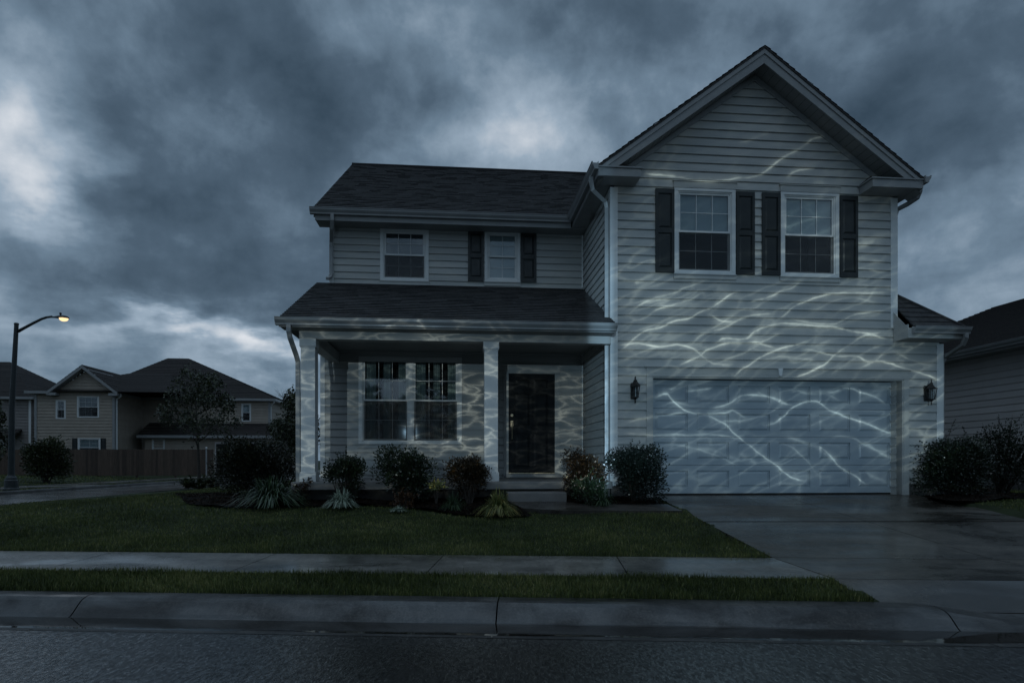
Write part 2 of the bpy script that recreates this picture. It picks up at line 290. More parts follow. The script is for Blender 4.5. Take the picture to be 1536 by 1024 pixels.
# ------------------------------------------------------------------ building helpers (house-local coordinates u, v, z)
def siding(mb, P0, e, n, z0, z1, left, right, holes=(), course=.155, lip=.026, rng=random):
    """lapped boards on a vertical plane: P0 + e*a + z, n points outward, left/right give the extent at height z"""
    P0=Vector(P0); e=Vector(e); n=Vector(n)
    def pt(a,z,o): return P0+e*a+n*o+Vector((0,0,z))
    k0=int(math.floor(z0/course+1e-6)); z=k0*course
    while z<z1-1e-4:
        zb,zt=max(z,z0),min(z+course,z1)
        G1,G2=z+course*.84,z+course*.875
        def off(h): return lip-(lip-.010)*(h-z)/(G1-z) if h<=G1+1e-5 else (.010-.014*(h-G1)/(G2-G1) if h<G2 else -.004)
        cuts=sorted({zb,zt}|{g for g in (G1,G2) if zb+.002<g<zt-.002}|{h for H4 in holes for h in (H4[2],H4[3]) if zb+.002<h<zt-.002})
        tt=.5+rng.uniform(-.5,.5)
        for a,b in zip(cuts[:-1],cuts[1:]):
            oa=off(a); ob=off(b)
            la,lb,ra,rb=left(a),left(b),right(a),right(b)
            segs=[(la,lb,ra,rb)]
            for h0,h1,hz0,hz1 in holes:
                if hz0<=a+1e-4 and hz1>=b-1e-4:
                    new=[]
                    for s in segs:
                        if h1<=min(s[0],s[1]) or h0>=max(s[2],s[3]): new.append(s); continue
                        if h0>max(s[0],s[1]): new.append((s[0],s[1],h0,h0))
                        if h1<min(s[2],s[3]): new.append((h1,h1,s[2],s[3]))
                    segs=new
            for s in segs:
                if s[2]-s[0]<.003: continue
                if s[3]-s[1]<.002: mb.face([pt(s[0],a,oa),pt(s[2],a,oa),pt((s[1]+s[3])/2,b,ob)],tt)
                else: mb.face([pt(s[0],a,oa),pt(s[2],a,oa),pt(s[3],b,ob),pt(s[1],b,ob)],tt)
                if a==zb: mb.face([pt(s[0],a,-.006),pt(s[2],a,-.006),pt(s[2],a,oa),pt(s[0],a,oa)],tt)
        z+=course
def shingles(mb, E0, e, s, length, slope_len, left=None, right=None, course=.135, n=None, tabs=(.17,.36)):
    """stepped courses of shingle tabs: E0 eave start, e along the eave, s up the slope"""
    E0=Vector(E0); e=Vector(e).normalized(); s=Vector(s).normalized(); n=n or e.cross(s)
    if n.z<0: n=-n
    left=left or (lambda t:0.0); right=right or (lambda t:length)
    def pt(a,t,o): return E0+e*a+s*t+n*o
    mb.face([pt(left(0),0,-.01),pt(right(0),0,-.01),pt(right(slope_len),slope_len,-.01),pt(left(slope_len),slope_len,-.01)],.2)
    k=0; t=0.0
    while t<slope_len-.01:
        t1=min(t+course,slope_len); a=left(t)-random.uniform(0,.2); R0,R1=right(t),right(t1); L0,L1=left(t),left(t1)
        while a<max(R0,R1):
            w=random.uniform(*tabs); b=a+w; th=.015+random.choice((0,0,.005)); tt=min(1,max(0,random.gauss(.5,.22)))
            a0,b0=max(a,L0),min(b,R0); a1,b1=max(a,L1),min(b,R1)
            if b0-a0>.01 or b1-a1>.01:
                if b0<a0: b0=a0
                if b1<a1: a1=b1=(L1 if a1>=b else R1) if False else min(max(a1,L1),R1)
                mb.face([pt(a0,t,th),pt(b0,t,th),pt(b1,t1+.004,.003),pt(a1,t1+.004,.003)],tt)
                mb.face([pt(a0,t,-.008),pt(b0,t,-.008),pt(b0,t,th),pt(a0,t,th)],tt*.5)
            a=b
        t=t1
def gutter(mb, A, B, out):                # K-style trough from A to B, z at its bottom, out = outward direction
    A=Vector(A); B=Vector(B); o=Vector(out); up=Vector((0,0,1))
    prof=[(0,0),(.070,0),(.074,.030),(.094,.055),(.110,.080),(.112,.115),(.122,.115),(.122,.125),(.100,.125),(.100,.100),(.012,.100),(.012,.125),(0,.125)]
    mb.prism([A+o*a+up*z for a,z in prof], B-A)
def win_unit(parent, u0,u1,z0,z1, v=0.0, cols=3, rows=2, blind=None, header=True, name='window', cas=.07, curtains=False, casing=True, screen=True, twin=False, sillext=.0):
    """double-hung window in a wall that faces -v; frame mesh with pane, blind and sill children"""
    w=MB(); out=.040
    zm=(z0+z1)/2; f=.045
    if casing:
        w.box(u0-cas,u0,v-out,v+.01,z0,z1); w.box(u1,u1+cas,v-out,v+.01,z0,z1)
        w.box(u0-cas,u1+cas,v-out,v+.01,z0-.05,z0); w.box(u0-cas,u1+cas,v-out,v+.01,z1,z1+.05)
    lights=[(u0,u1)] if not twin else [(u0,(u0+u1)/2-.05),((u0+u1)/2+.05,u1)]
    if twin: w.box((u0+u1)/2-.05,(u0+u1)/2+.05,v-out+.003,v+.03,z0,z1)
    fr=w.build(name,M['trim'],parent,bevel=.004)
    for a,b in lights:
        s=MB()
        # frame lining, upper sash (outer), lower sash (inner)
        s.box(a,a+.022,v-.020,v+.07,z0,z1); s.box(b-.022,b,v-.020,v+.07,z0,z1); s.box(a+.022,b-.022,v-.020,v+.07,z1-.022,z1); s.box(a+.022,b-.022,v-.020,v+.07,z0,z0+.022)
        A,B=a+.022,b-.022
        for (zb,zt,vv) in ((zm-.016,z1-.022,v-.004),(z0+.022,zm+.020,v+.026)):
            s.box(A,A+f*.7,vv,vv+.025,zb,zt); s.box(B-f*.7,B,vv,vv+.025,zb,zt); s.box(A+f*.7,B-f*.7,vv,vv+.025,zb,zb+f*.8); s.box(A+f*.7,B-f*.7,vv,vv+.025,zt-f*.8,zt)
            for i in range(1,cols):
                x=A+f*.7+(B-A-1.4*f)*i/cols; s.box(x-.006,x+.006,vv+.006,vv+.016,zb+f*.8,zt-f*.8)
            for j in range(1,rows):
                z=zb+f*.8+(zt-zb-1.6*f)*j/rows; s.box(A+f*.7,B-f*.7,vv+.007,vv+.0155,z-.006,z+.006)
            g=MB().box(A+f*.5,B-f*.5,vv+.0175,vv+.0205,zb+f*.5,zt-f*.5); g.build('pane',M['glass'],fr)
        s.build('sash',M['trim'],fr,bevel=.002)
        if screen: MB().box(A+.004,B-.004,v-.0035,v-.0015,z0+.024,zm-.018).build('screen',M['screen'],fr)
        if blind:
            zb=z0+.03 if blind[0]=='full' else zm+(random.uniform(-.01,.01))
            bl=MB(); zz=z1-.025; 
            while zz>zb:
                bl.face([(A+.01,v+.071,zz-.026),(B-.01,v+.071,zz-.026),(B-.01,v+.064,zz),(A+.01,v+.064,zz)]); zz-=.025
            bl.build('blind',M[blind[1]],fr)
        if curtains:
            cu=MB()
            for (c0,c1) in ((A+.03,A+.26*(B-A)),(A+.44*(B-A),A+.60*(B-A)),(A+.78*(B-A),B-.03)):
                n=40; prev=None; ph=random.uniform(0,6)
                for i in range(n+1):
                    x=c0+(c1-c0)*i/n; y=v+.16+.022*math.sin(i*.95+ph)+.008*math.sin(i*2.3)
                    if prev: cu.face([(prev[0],prev[1],z0+.05),(x,y,z0+.05),(x,y,z1-.02),(prev[0],prev[1],z1-.02)])
                    prev=(x,y)
            cu.build('curtain',M['curtain'],fr)
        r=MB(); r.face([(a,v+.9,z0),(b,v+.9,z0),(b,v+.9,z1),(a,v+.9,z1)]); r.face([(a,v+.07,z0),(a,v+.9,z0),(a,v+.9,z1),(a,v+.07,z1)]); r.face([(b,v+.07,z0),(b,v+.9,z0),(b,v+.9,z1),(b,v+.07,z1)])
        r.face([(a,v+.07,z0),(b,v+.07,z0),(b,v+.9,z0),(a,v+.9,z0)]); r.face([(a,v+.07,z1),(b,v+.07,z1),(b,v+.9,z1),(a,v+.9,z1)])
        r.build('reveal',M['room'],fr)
    if header:
        h=MB(); h.box(u0-cas-.01,u1+cas+.01,v-.046,v+.01,z1+.052,z1+.165); h.box(u0-cas-.03,u1+cas+.03,v-.062,v+.01,z1+.167,z1+.185); h.build('header',M['siding'],fr,bevel=.003)
        h=MB(); h.box(u0-cas-.015,u1+cas+.015,v-.055,v+.01,z0-.072,z0-.052); h.box(u0-cas-.012,u1+cas+.012,v-.042,v+.01,z0-.14,z0-.074); h.build('sill',M['siding'],fr,bevel=.003)
    return fr
def shutter(parent,u0,u1,z0,z1,v=0.0):
    s=MB(); t=.05; zc=(z0+z1)/2
    s.box(u0,u0+t,v-.052,v-.018,z0,z1); s.box(u1-t,u1,v-.052,v-.018,z0,z1)
    for a,b in ((z0,z0+.085),(zc-.045,zc+.045),(z1-.085,z1)): s.box(u0+t,u1-t,v-.0515,v-.018,a,b)
    for a,b in ((z0+.085,zc-.045),(zc+.045,z1-.085)):
        s.box(u0+t,u1-t,v-.034,v-.018,a,b)
        A,B,c,d=u0+t+.012,u1-t-.012,a+.012,b-.012; k=.028; P=[(A,v-.034,c),(B,v-.034,c),(B,v-.034,d),(A,v-.034,d)]; Q=[(A+k,v-.047,c+k),(B-k,v-.047,c+k),(B-k,v-.047,d-k),(A+k,v-.047,d-k)]
        s.face(Q)
        for i in range(4): j=(i+1)%4; s.face([P[i],P[j],Q[j],Q[i]])
    return s.build('shutter',M['shutter'],parent,bevel=.003)
# ------------------------------------------------------------------ the main house
hs=thing('suburban_house','two-storey grey-sided suburban house with a gabled garage wing and dark front door','house',H(0,0,0),TH)
GA,GB,GT=.74,5.57,2.15                    # garage opening
WU=5.42                                   # upper wing width
APX,APZ,PIT=2.66,7.97,.745
def zr(u): return APZ-PIT*abs(u-APX)
XV=(1,0,0); FN=(0,-1,0)
cstz=lambda c:(lambda z:c)
w1=(1.22,2.23,4.07,5.52); w2=(3.23,4.22,4.07,5.52)
hole=lambda w:(w[0]-.06,w[1]+.06,w[2]-.04,w[3]+.04)
# wing front (gable) with the one-storey strip beside it
mb=MB()
siding(mb,(0,0,0),XV,FN,.20,2.86,cstz(.05),cstz(6.28),[(GA-.05,GB+.05,-1,GT+.1)])
siding(mb,(0,0,0),XV,FN,2.86,5.50,cstz(.05),cstz(WU-.05),[hole(w1),hole(w2)])
gl=lambda z:max(.05,APX-(APZ-.22-z)/PIT); gr=lambda z:min(WU-.05,APX+(APZ-.22-z)/PIT)
siding(mb,(0,0,0),XV,FN,5.50,APZ-.24,gl,gr,[hole(w1),hole(w2)])
mb.build('wall',M['siding'],hs)
mb=MB(); siding(mb,(0,2.5,0),(0,-1,0),(-1,0,0),.20,5.66,cstz(0.02),cstz(2.46)); mb.build('wall',M['siding'],hs)          # wing side towards the porch
BA,BB,BZ0,BZ1=-4.77,-2.74,1.04,2.80
wA=(-4.33,-3.44,4.52,5.54); wB=(-2.11,-1.46,4.55,5.56)
DA,DB,DZ0,DZ1=-1.65,-.64,.38,2.52
mb=MB(); siding(mb,(0,2.5,0),XV,FN,.24,2.98,cstz(-5.62),cstz(0),[(BA-.06,BB+.06,BZ0-.04,BZ1+.04),(DA-.08,DB+.08,.2,DZ1+.05)],course=.163)
siding(mb,(0,2.5,0),XV,FN,4.30,5.60,cstz(-5.40),cstz(0),[hole(wA),hole(wB)],course=.145); mb.build('wall',M['siding'],hs)
mb=MB()                                   # the sides and back, seen only from elsewhere
siding(mb,(-5.43,11.3,0),(0,-1,0),(-1,0,0),0,5.6,cstz(0),cstz(8.8)); siding(mb,(-5.43,11.3,0),(0,-1,0),(-1,0,0),5.6,8.72,lambda z:(z-5.6)/.72,lambda z:8.8-(z-5.6)/.72)
siding(mb,(WU,0,0),(0,1,0),(1,0,0),0,5.6,cstz(0),cstz(11.3)); siding(mb,(6.34,0,0),(0,1,0),(1,0,0),0,2.8,cstz(.02),cstz(6.4))
siding(mb,(WU,11.3,0),(-1,0,0),(0,1,0),0,5.6,cstz(0),cstz(WU+5.43)); mb.build('wall',M['siding'],hs)
# foundation
mb=MB(); mb.box(-5.6,-.02,.03,2.48,-.5,.13); mb.box(.0,GA-.1,.012,.3,-.5,.199); mb.box(GB+.11,6.33,.012,.3,-.5,.199); mb.box(-5.43,WU,2.52,11.28,-.5,.02); mb.build('foundation',M['found'],hs)
# corner boards
def cornerboard(u,v,z0,z1,du=.11,dv=.11,side=-1):
    b=MB(); 
    if side<0: b.prism([(u-.026,v-.026,z0),(u+du,v-.026,z0),(u+du,v+.02,z0),(u+.02,v+.02,z0),(u+.02,v+dv,z0),(u-.026,v+dv,z0)],(0,0,z1-z0))
    else: b.prism([(u+.026,v-.026,z0),(u+.026,v+dv,z0),(u-.02,v+dv,z0),(u-.02,v+.02,z0),(u-du,v+.02,z0),(u-du,v-.026,z0)],(0,0,z1-z0))
    return b.build('corner_board',M['trim'],hs,bevel=.003)
cornerboard(0,0,.18,5.54); cornerboard(WU,0,3.12,5.54,side=1); cornerboard(6.34,0,.18,2.83,side=1); cornerboard(-5.43,2.5,4.36,5.56,du=.06); cornerboard(-5.62,2.5,.24,2.98,du=.07,dv=.08)
b=MB(); b.box(-.045,-.021,2.455,2.479,4.42,5.56); b.build('corner_board',M['trim'],hs)
b=MB(); b.box(-.045,-.021,2.455,2.479,.26,2.97); b.build('corner_board',M['trim'],hs)
# windows and shutters
win_unit(hs,*w1,blind=('half','blind')); win_unit(hs,*w2,blind=('half','blind'))
win_unit(hs,*wA,v=2.5,blind=('half','blindgrey'),cas=.07); win_unit(hs,*wB,v=2.5,cols=2,blind=('full','blind'),cas=.06,screen=False)
win_unit(hs,BA,BB,BZ0,BZ1,v=2.5,curtains=True,twin=True,cas=.08)
for a,b in ((.80,1.15),(2.31,2.66),(2.80,3.15),(4.30,4.65)): shutter(hs,a,b,4.03,5.54)
for a,b in ((-2.53,-2.19),(-1.385,-1.045)): shutter(hs,a,b,4.50,5.60,2.5)
# front door
d=MB(); v=2.5
d.box(DA-.11,DA,v-.04,v+.06,.30,DZ1); d.box(DB,DB+.11,v-.04,v+.06,.30,DZ1); d.box(DA-.11,DB+.11,v-.04,v+.06,DZ1+.001,DZ1+.16); d.box(DA-.125,DB+.125,v-.058,v+.02,DZ1+.162,DZ1+.182)
fr=d.build('door_frame',M['siding'],hs,bevel=.004)
MB().box(DA-.12,DB+.12,v-.075,v+.05,.27,.345).build('threshold',M['gutter'],hs,bevel=.004)
MB().box(DA,DB,v-.045,v+.06,.347,.372).build('threshold',M['brass'],hs,bevel=.003)
d=MB(); W=DB-DA
d.box(DA,DB,v+.03,v+.07,.375,DZ1)
hh=DZ1-.375
for r0,r1 in ((.055,.40),(.475,.80),(.855,.945)):
    for c0,c1 in ((.15,.455),(.545,.85)):
        a,b,c,e=DA+c0*W,DA+c1*W,.375+r0*hh,.375+r1*hh; k=.030
        P=[(a,v+.0295,c),(b,v+.0295,c),(b,v+.0295,e),(a,v+.0295,e)]; Q=[(a+k*.5,v+.041,c+k*.5),(b-k*.5,v+.041,c+k*.5),(b-k*.5,v+.041,e-k*.5),(a+k*.5,v+.041,e-k*.5)]; R=[(a+k*1.5,v+.026,c+k*1.5),(b-k*1.5,v+.026,c+k*1.5),(b-k*1.5,v+.026,e-k*1.5),(a+k*1.5,v+.026,e-k*1.5)]
        d.box(a-.012,b+.012,v+.016,v+.0295,c-.012,c); d.box(a-.012,b+.012,v+.016,v+.0295,e,e+.012); d.box(a-.012,a,v+.016,v+.0295,c,e); d.box(b,b+.012,v+.016,v+.0295,c,e)
        d.face([(q[0],v+.022,q[2]) for q in R])
        for i in range(4):
            j=(i+1)%4; d.face([P[i],P[j],(R[j][0],v+.022,R[j][2]),(R[i][0],v+.022,R[i][2])])
dr=d.build('front_door',M['door'],hs)
h=MB(); hx=DA+.075
h.tube([(hx,v+.03,1.62),(hx,v+.005,1.62)],.030,14); h.build('deadbolt',M['brass'],dr)
h=MB(); h.box(hx-.025,hx+.025,v+.018,v+.03,1.37,1.50); h.tube([(hx,v+.02,1.45),(hx,v-.035,1.44),(hx,v-.04,1.30),(hx,v-.035,1.10),(hx,v+.02,1.08)],.010,8); h.tube([(hx,v+.02,1.47),(hx,v-.03,1.475)],.014,8); h.build('handle',M['brass'],dr)
# porch: slab, step, columns, beam, ceiling
MB().box(-5.56,-.03,-.22,2.47,.135,.27).build('porch_floor',M['slab'],hs,bevel=.012)
s=MB(); s.box(-1.92,-.92,-.62,-.225,-.25,.10); s.build('step',M['slab'],hs,bevel=.012)
for u in (-5.42,-2.29):
    c=MB(); c.box(u,u+.24,-.12,.12,.27,2.71); c.box(u-.018,u+.258,-.138,.138,.272,.42); c.box(u-.010,u+.250,-.130,.130,.421,.44); c.box(u-.018,u+.258,-.138,.138,2.58,2.71); c.box(u-.010,u+.250,-.130,.130,2.56,2.579)
    c.build('porch_column',M['trim'],hs,bevel=.005)
b=MB(); b.box(-5.45,-.03,-.10,.10,2.712,2.92); b.box(-5.45,-5.25,.10,2.48,2.714,2.92); b.build('porch_beam',M['siding'],hs,bevel=.004)
MB().box(-5.45,-.02,.10,2.49,2.965,2.985).build('porch_ceiling',M['soffit'],hs)
# porch roof
PE=-.42; PZ=2.985; PT=4.39; run=2.48-PE; rise=PT-PZ; sl=math.hypot(run,rise); sv=(0,run/sl,rise/sl)
mb=MB(); shingles(mb,(-5.71,PE,PZ),XV,sv,5.70,sl); 
mb.prism([(-5.71,PE,PZ-.012),(-5.71,2.48,PT-.012),(-5.71,2.48,PT-.10),(-5.71,PE,PZ-.10)],(.02,0,0)); mb.build('roof',M['shingle'],hs)
mb=MB(); mb.prism([(-5.66,2.48,PT-.11),(-5.66,PE+.06,PZ-.11),(-5.66,PE+.06,2.865),(-5.66,2.48,2.865)],(.02,0,0)); mb.build('wall',M['siding'],hs)
b=MB(); b.box(-5.70,-.03,PE-.004,PE+.016,2.845,2.97); b.build('fascia',M['gutter'],hs); b=MB(); b.box(-5.69,-.03,PE+.017,-.101,2.85,2.865); b.build('soffit',M['soffit'],hs)
g=MB(); gutter(g,(-5.74,PE-.006,2.865),(-.02,PE-.006,2.865),(0,-1,0)); g.build('gutter',M['gutter'],hs)
# main roof
ME=2.05; MZ=5.785; RV=6.9; RZ=MZ+(RV-ME)*.654; run=RV-ME; rise=RZ-MZ; sl=math.hypot(run,rise)
mb=MB(); shingles(mb,(-5.71,ME,MZ),XV,(0,run/sl,rise/sl),11.4,sl); shingles(mb,(-5.71,2*RV-ME,MZ),XV,(0,-run/sl,rise/sl),11.4,sl,course=.3,tabs=(.6,1.0))
mb.tube([(-5.71,RV,RZ+.01),(5.69,RV,RZ+.01)],.045,8); mb.build('roof',M['shingle'],hs)
mb=MB(); mb.prism([(-5.69,ME+.01,MZ-.02),(-5.69,RV,RZ-.02),(-5.69,2*RV-ME-.01,MZ-.02),(-5.69,2*RV-ME-.01,MZ-.18),(-5.69,RV,RZ-.2),(-5.69,ME+.01,MZ-.18)],(.025,0,0)); mb.build('fascia',M['gutter'],hs)
b=MB(); b.box(-5.66,-.36,ME-.003,ME+.02,5.55,5.765); b.build('fascia',M['gutter'],hs)
b=MB(); b.box(-5.66,-.02,ME+.021,2.49,5.565,5.58); b.box(-.34,-.021,-.36,2.049,5.566,5.58); b.build('soffit',M['soffit'],hs)
g=MB(); gutter(g,(-5.75,ME-.005,5.655),(-.36,ME-.005,5.655),(0,-1,0)); g.build('gutter',M['gutter'],hs)
# wing roof
sl=math.hypot(3.0,3.0*PIT); VB=5.45
mb=MB(); k=1/math.hypot(1,PIT)
shingles(mb,(APX-3.02,-.43,zr(APX-3.02)),(0,1,0),(k,0,PIT*k),VB+.43,3.02/k,course=.14); shingles(mb,(APX+3.02,-.43,zr(APX+3.02)),(0,1,0),(-k,0,PIT*k),VB+.43,3.02/k,course=.14)
for sgn in (-1,1):
    A=(APX+sgn*3.03,zr(APX+3.03)); mb.prism([(APX,-.43,APZ-.012),(APX,-.43,APZ-.045),(A[0],-.43,A[1]-.045),(A[0],-.43,A[1]-.012)],(0,.05,0))
mb.build('roof',M['shingle'],hs)
e=2.99
for sgn in (-1,1):                        # rake board, its frieze on the wall, and the sloping soffit
    uu=lambda a:APX+sgn*a
    z=lambda a:APZ-PIT*a
    b=MB(); b.prism([(uu(0),-.40,z(0)-.046),(uu(e),-.40,z(e)-.046),(uu(e),-.40,5.555),(uu(e-.10),-.40,z(e-.10)-.26),(uu(0),-.40,z(0)-.30)],(0,.03,0))
    b.prism([(uu(0),-.418,z(0)-.046),(uu(e),-.418,z(e)-.046),(uu(e),-.418,z(e)-.13),(uu(0),-.418,z(0)-.135)],(0,.017,0)); b.build('rake_board',M['gutter'],hs,bevel=.003)
    b=MB(); n=26
    for i in range(n):
        a0,a1=e*i/n,e*(i+1)/n; m=a0+(a1-a0)*.9
        b.face([(uu(a0),-.372,z(a0)-.262),(uu(m),-.372,z(m)-.262),(uu(m),-.02,z(m)-.262),(uu(a0),-.02,z(a0)-.262)]); b.face([(uu(m),-.372,z(m)-.262),(uu(m),-.02,z(m)-.262),(uu(m),-.02,z(m)-.256),(uu(m),-.372,z(m)-.256)]); b.face([(uu(m),-.372,z(m)-.256),(uu(a1),-.372,z(a1)-.256),(uu(a1),-.02,z(a1)-.256),(uu(m),-.02,z(m)-.256)])
    b.build('soffit',M['soffit'],hs)
    b=MB(); b.prism([(uu(0),-.035,z(0)-.264),(uu(e-.45),-.035,z(e-.45)-.264),(uu(e-.45),-.035,z(e-.45)-.375),(uu(0),-.035,z(0)-.39)],(0,.04,0)); b.build('frieze_board',M['gutter'],hs,bevel=.003)
for (a,b_,s_) in ((-.33,.42,1),(4.68,5.65,-1)):   # boxed eave returns with their little shingled caps
    b=MB(); b.box(a,b_,-.415,-.03,5.56,5.70); b.box(a+(0 if s_>0 else -.025),b_+(.025 if s_>0 else 0),-.44,-.03,5.701,5.725); b.build('eave_return',M['gutter'],hs,bevel=.004)
    r=MB(); h0=.726; o=b_+.02 if s_>0 else a-.02; q=o-s_*.25
    P=[(a if s_>0 else b_,-.43,5.726),(o,-.43,5.726),(o,-.03,5.726),(q,-.03,5.93),(a if s_>0 else b_,-.03,5.93)]
    r.face([P[0],P[1],P[3],P[4]],.4); r.face([P[1],P[2],P[3]],.5); r.build('roof',M['shingle'],hs)
b=MB(); b.box(-.335,-.318,-.40,ME-.004,5.56,5.74); b.build('fascia',M['gutter'],hs); b=MB(); b.box(5.638,5.655,-.37,2.0,5.56,5.74); b.build('fascia',M['gutter'],hs); b=MB(); b.box(5.45,5.637,-.02,2.0,5.566,5.58); b.build('soffit',M['soffit'],hs)
g=MB(); gutter(g,(-.337,-.46,5.655),(-.337,ME-.13,5.655),(-1,0,0)); g.build('gutter',M['gutter'],hs)
g=MB(); gutter(g,(5.657,-.46,5.655),(5.657,2.0,5.655),(1,0,0)); g.build('gutter',M['gutter'],hs)
# hipped roof of the one-storey strip
EZ,EV,EU=3.055,-.42,6.44; rr=EU-WU; rz=rr*.98
mb=MB(); sl=math.hypot(rr,rz); shingles(mb,(WU+.03,EV,EZ),XV,(0,rr/sl,rz/sl),rr-.03,sl,right=lambda t:max(0.0,(rr-.03)*(1-t/sl)),course=.16)
shingles(mb,(EU,EV,EZ),(0,1,0),(-rr/sl,0,rz/sl),6.8,sl,left=lambda t:rr*t/sl,right=lambda t:6.8,course=.16)
mb.tube([(EU,EV,EZ+.01),(WU+.03,EV+rr-.03,EZ+rz)],.03,6); mb.build('roof',M['shingle'],hs)
b=MB(); b.box(WU-.06,EU-.03,EV,EV+.018,2.85,3.03); b.box(WU-.06,WU-.04,EV+.019,-.03,2.85,3.10); b.prism([(WU-.065,EV,2.85),(WU-.065,-.03,2.85),(WU-.065,-.03,3.40),(WU-.065,EV,3.03)],(.005,0,0)); b.build('fascia',M['siding'],hs,bevel=.002)
b=MB(); b.box(WU-.03,EU-.03,EV+.019,-.03,2.852,2.866); b.box(6.36,EU-.03,-.03,6.3,2.853,2.866); b.build('soffit',M['soffit'],hs)
g=MB(); gutter(g,(WU+.0,EV-.003,2.925),(EU+.06,EV-.003,2.925),(0,-1,0)); gutter(g,(EU-.02,EV,2.925),(EU-.02,6.3,2.925),(1,0,0)); g.build('gutter',M['gutter'],hs)
# downspouts: rectangular pipes
def pipe(path,name='downspout'):
    p=MB(); p.tube(path,.052,4,twist=math.pi/4,ry=.78); o=p.build(name,M['gutter'],hs,bevel=.006); return o
pipe([(-.395,-.12,5.67),(-.395,-.12,5.56),(-.36,-.09,5.44),(-.10,.06,5.30),(-.068,.08,5.20),(-.068,.08,4.0),(-.068,.08,.05),(-.068,-.02,-.02)])
pipe([(-5.30,ME-.06,5.67),(-5.30,ME-.06,5.54),(-5.33,ME+.05,5.40),(-5.40,2.40,5.24),(-5.41,2.43,5.12),(-5.41,2.43,4.56),(-5.42,2.36,4.47),(-5.44,2.20,4.40)])
pipe([(-5.52,PE-.07,2.88),(-5.52,PE-.07,2.76),(-5.51,PE-.03,2.66),(-5.475,-.2,2.42),(-5.465,-.12,2.32),(-5.465,-.10,.4),(-5.465,-.10,.1),(-5.47,-.22,-.02)])
pipe([(5.71,-.25,5.67),(5.71,-.25,5.58),(5.70,-.20,5.48),(5.62,-.05,5.42),(5.50,.06,5.36),(5.475,.08,5.26),(5.475,.08,4.2)])
pipe([(6.41,EV-.07,2.94),(6.41,EV-.07,2.86),(6.41,EV+.0,2.74),(6.42,.02,2.58),(6.395,.06,2.48),(6.395,.06,.0)])
# garage door, recessed, with frame
t=MB(); vv=-.034
t.box(GA-.10,GA,vv,.02,-.03,GT); t.box(GB,GB+.10,vv,.02,-.03,GT); t.box(GA,GA+.025,-.02,.215,-.03,GT); t.box(GB-.025,GB,-.02,.215,-.03,GT); t.box(GA+.025,GB-.025,-.02,.215,GT-.025,GT)
t.box(GB-.08,GB-.026,.16,.20,-.02,GT-.026); t.box(GA+.026,GA+.05,.16,.20,-.02,GT-.026)
t.box(GA-.10,GB+.10,vv-.004,.02,GT+.001,GT+.055); t.box(GA-.10,GB+.10,vv+.004,.02,GT+.056,GT+.165); t.box(GA-.135,GB+.135,vv-.03,.02,GT+.166,GT+.19)
t.build('garage_frame',M['siding'],hs,bevel=.004)
MB().prism([(3.115,-.075,GT+.03),(3.165,-.075,GT+.03),(3.185,-.075,GT+.17),(3.095,-.075,GT+.17)],(0,.045,0)).build('keystone',M['trim'],hs,bevel=.004)
g=MB(); A,B=GA+.03,GB-.07; v=.17; NS=4; hgt=(GT-.03-.03)/NS
for r in range(NS):
    z0=.03+r*hgt; z1=z0+hgt-.006
    g.box(A,B,v+.012,v+.05,z0,z1)
    cw=(B-A)/6
    for c in range(6):
        a,b=A+c*cw+.085,A+(c+1)*cw-.085; c0,c1=z0+.105,z1-.095
        # stamped panel: sunk groove, sloping raised field
        vf=v-.016
        g.box(A+c*cw if c==0 else A+c*cw-.085,a,vf,v+.0115,z0,z1)
        if c==5: g.box(b,B,vf,v+.0115,z0,z1)
        g.box(a,b,vf,v+.0115,z0,c0); g.box(a,b,vf,v+.0115,c1,z1)
        k1,k2=.014,.052
        R1=[(a+k1,v+.0105,c0+k1),(b-k1,v+.0105,c0+k1),(b-k1,v+.0105,c1-k1),(a+k1,v+.0105,c1-k1)]; R2=[(a+k2,v-.010,c0+k2),(b-k2,v-.010,c0+k2),(b-k2,v-.010,c1-k2),(a+k2,v-.010,c1-k2)]
        for i in range(4):
            j=(i+1)%4; g.face([R1[i],R1[j],R2[j],R2[i]])
        g.face(R2)
gd=g.build('garage_door',M['garage'],hs)
MB().box(A,B,v+.005,v+.045,-.005,.027).build('bottom_seal',M['iron'],gd)
g=MB()
for r in range(1,NS): g.box(A,B,v+.006,v+.02,.03+r*hgt-.006,.03+r*hgt)
g.build('section_seam',M['iron'],gd)
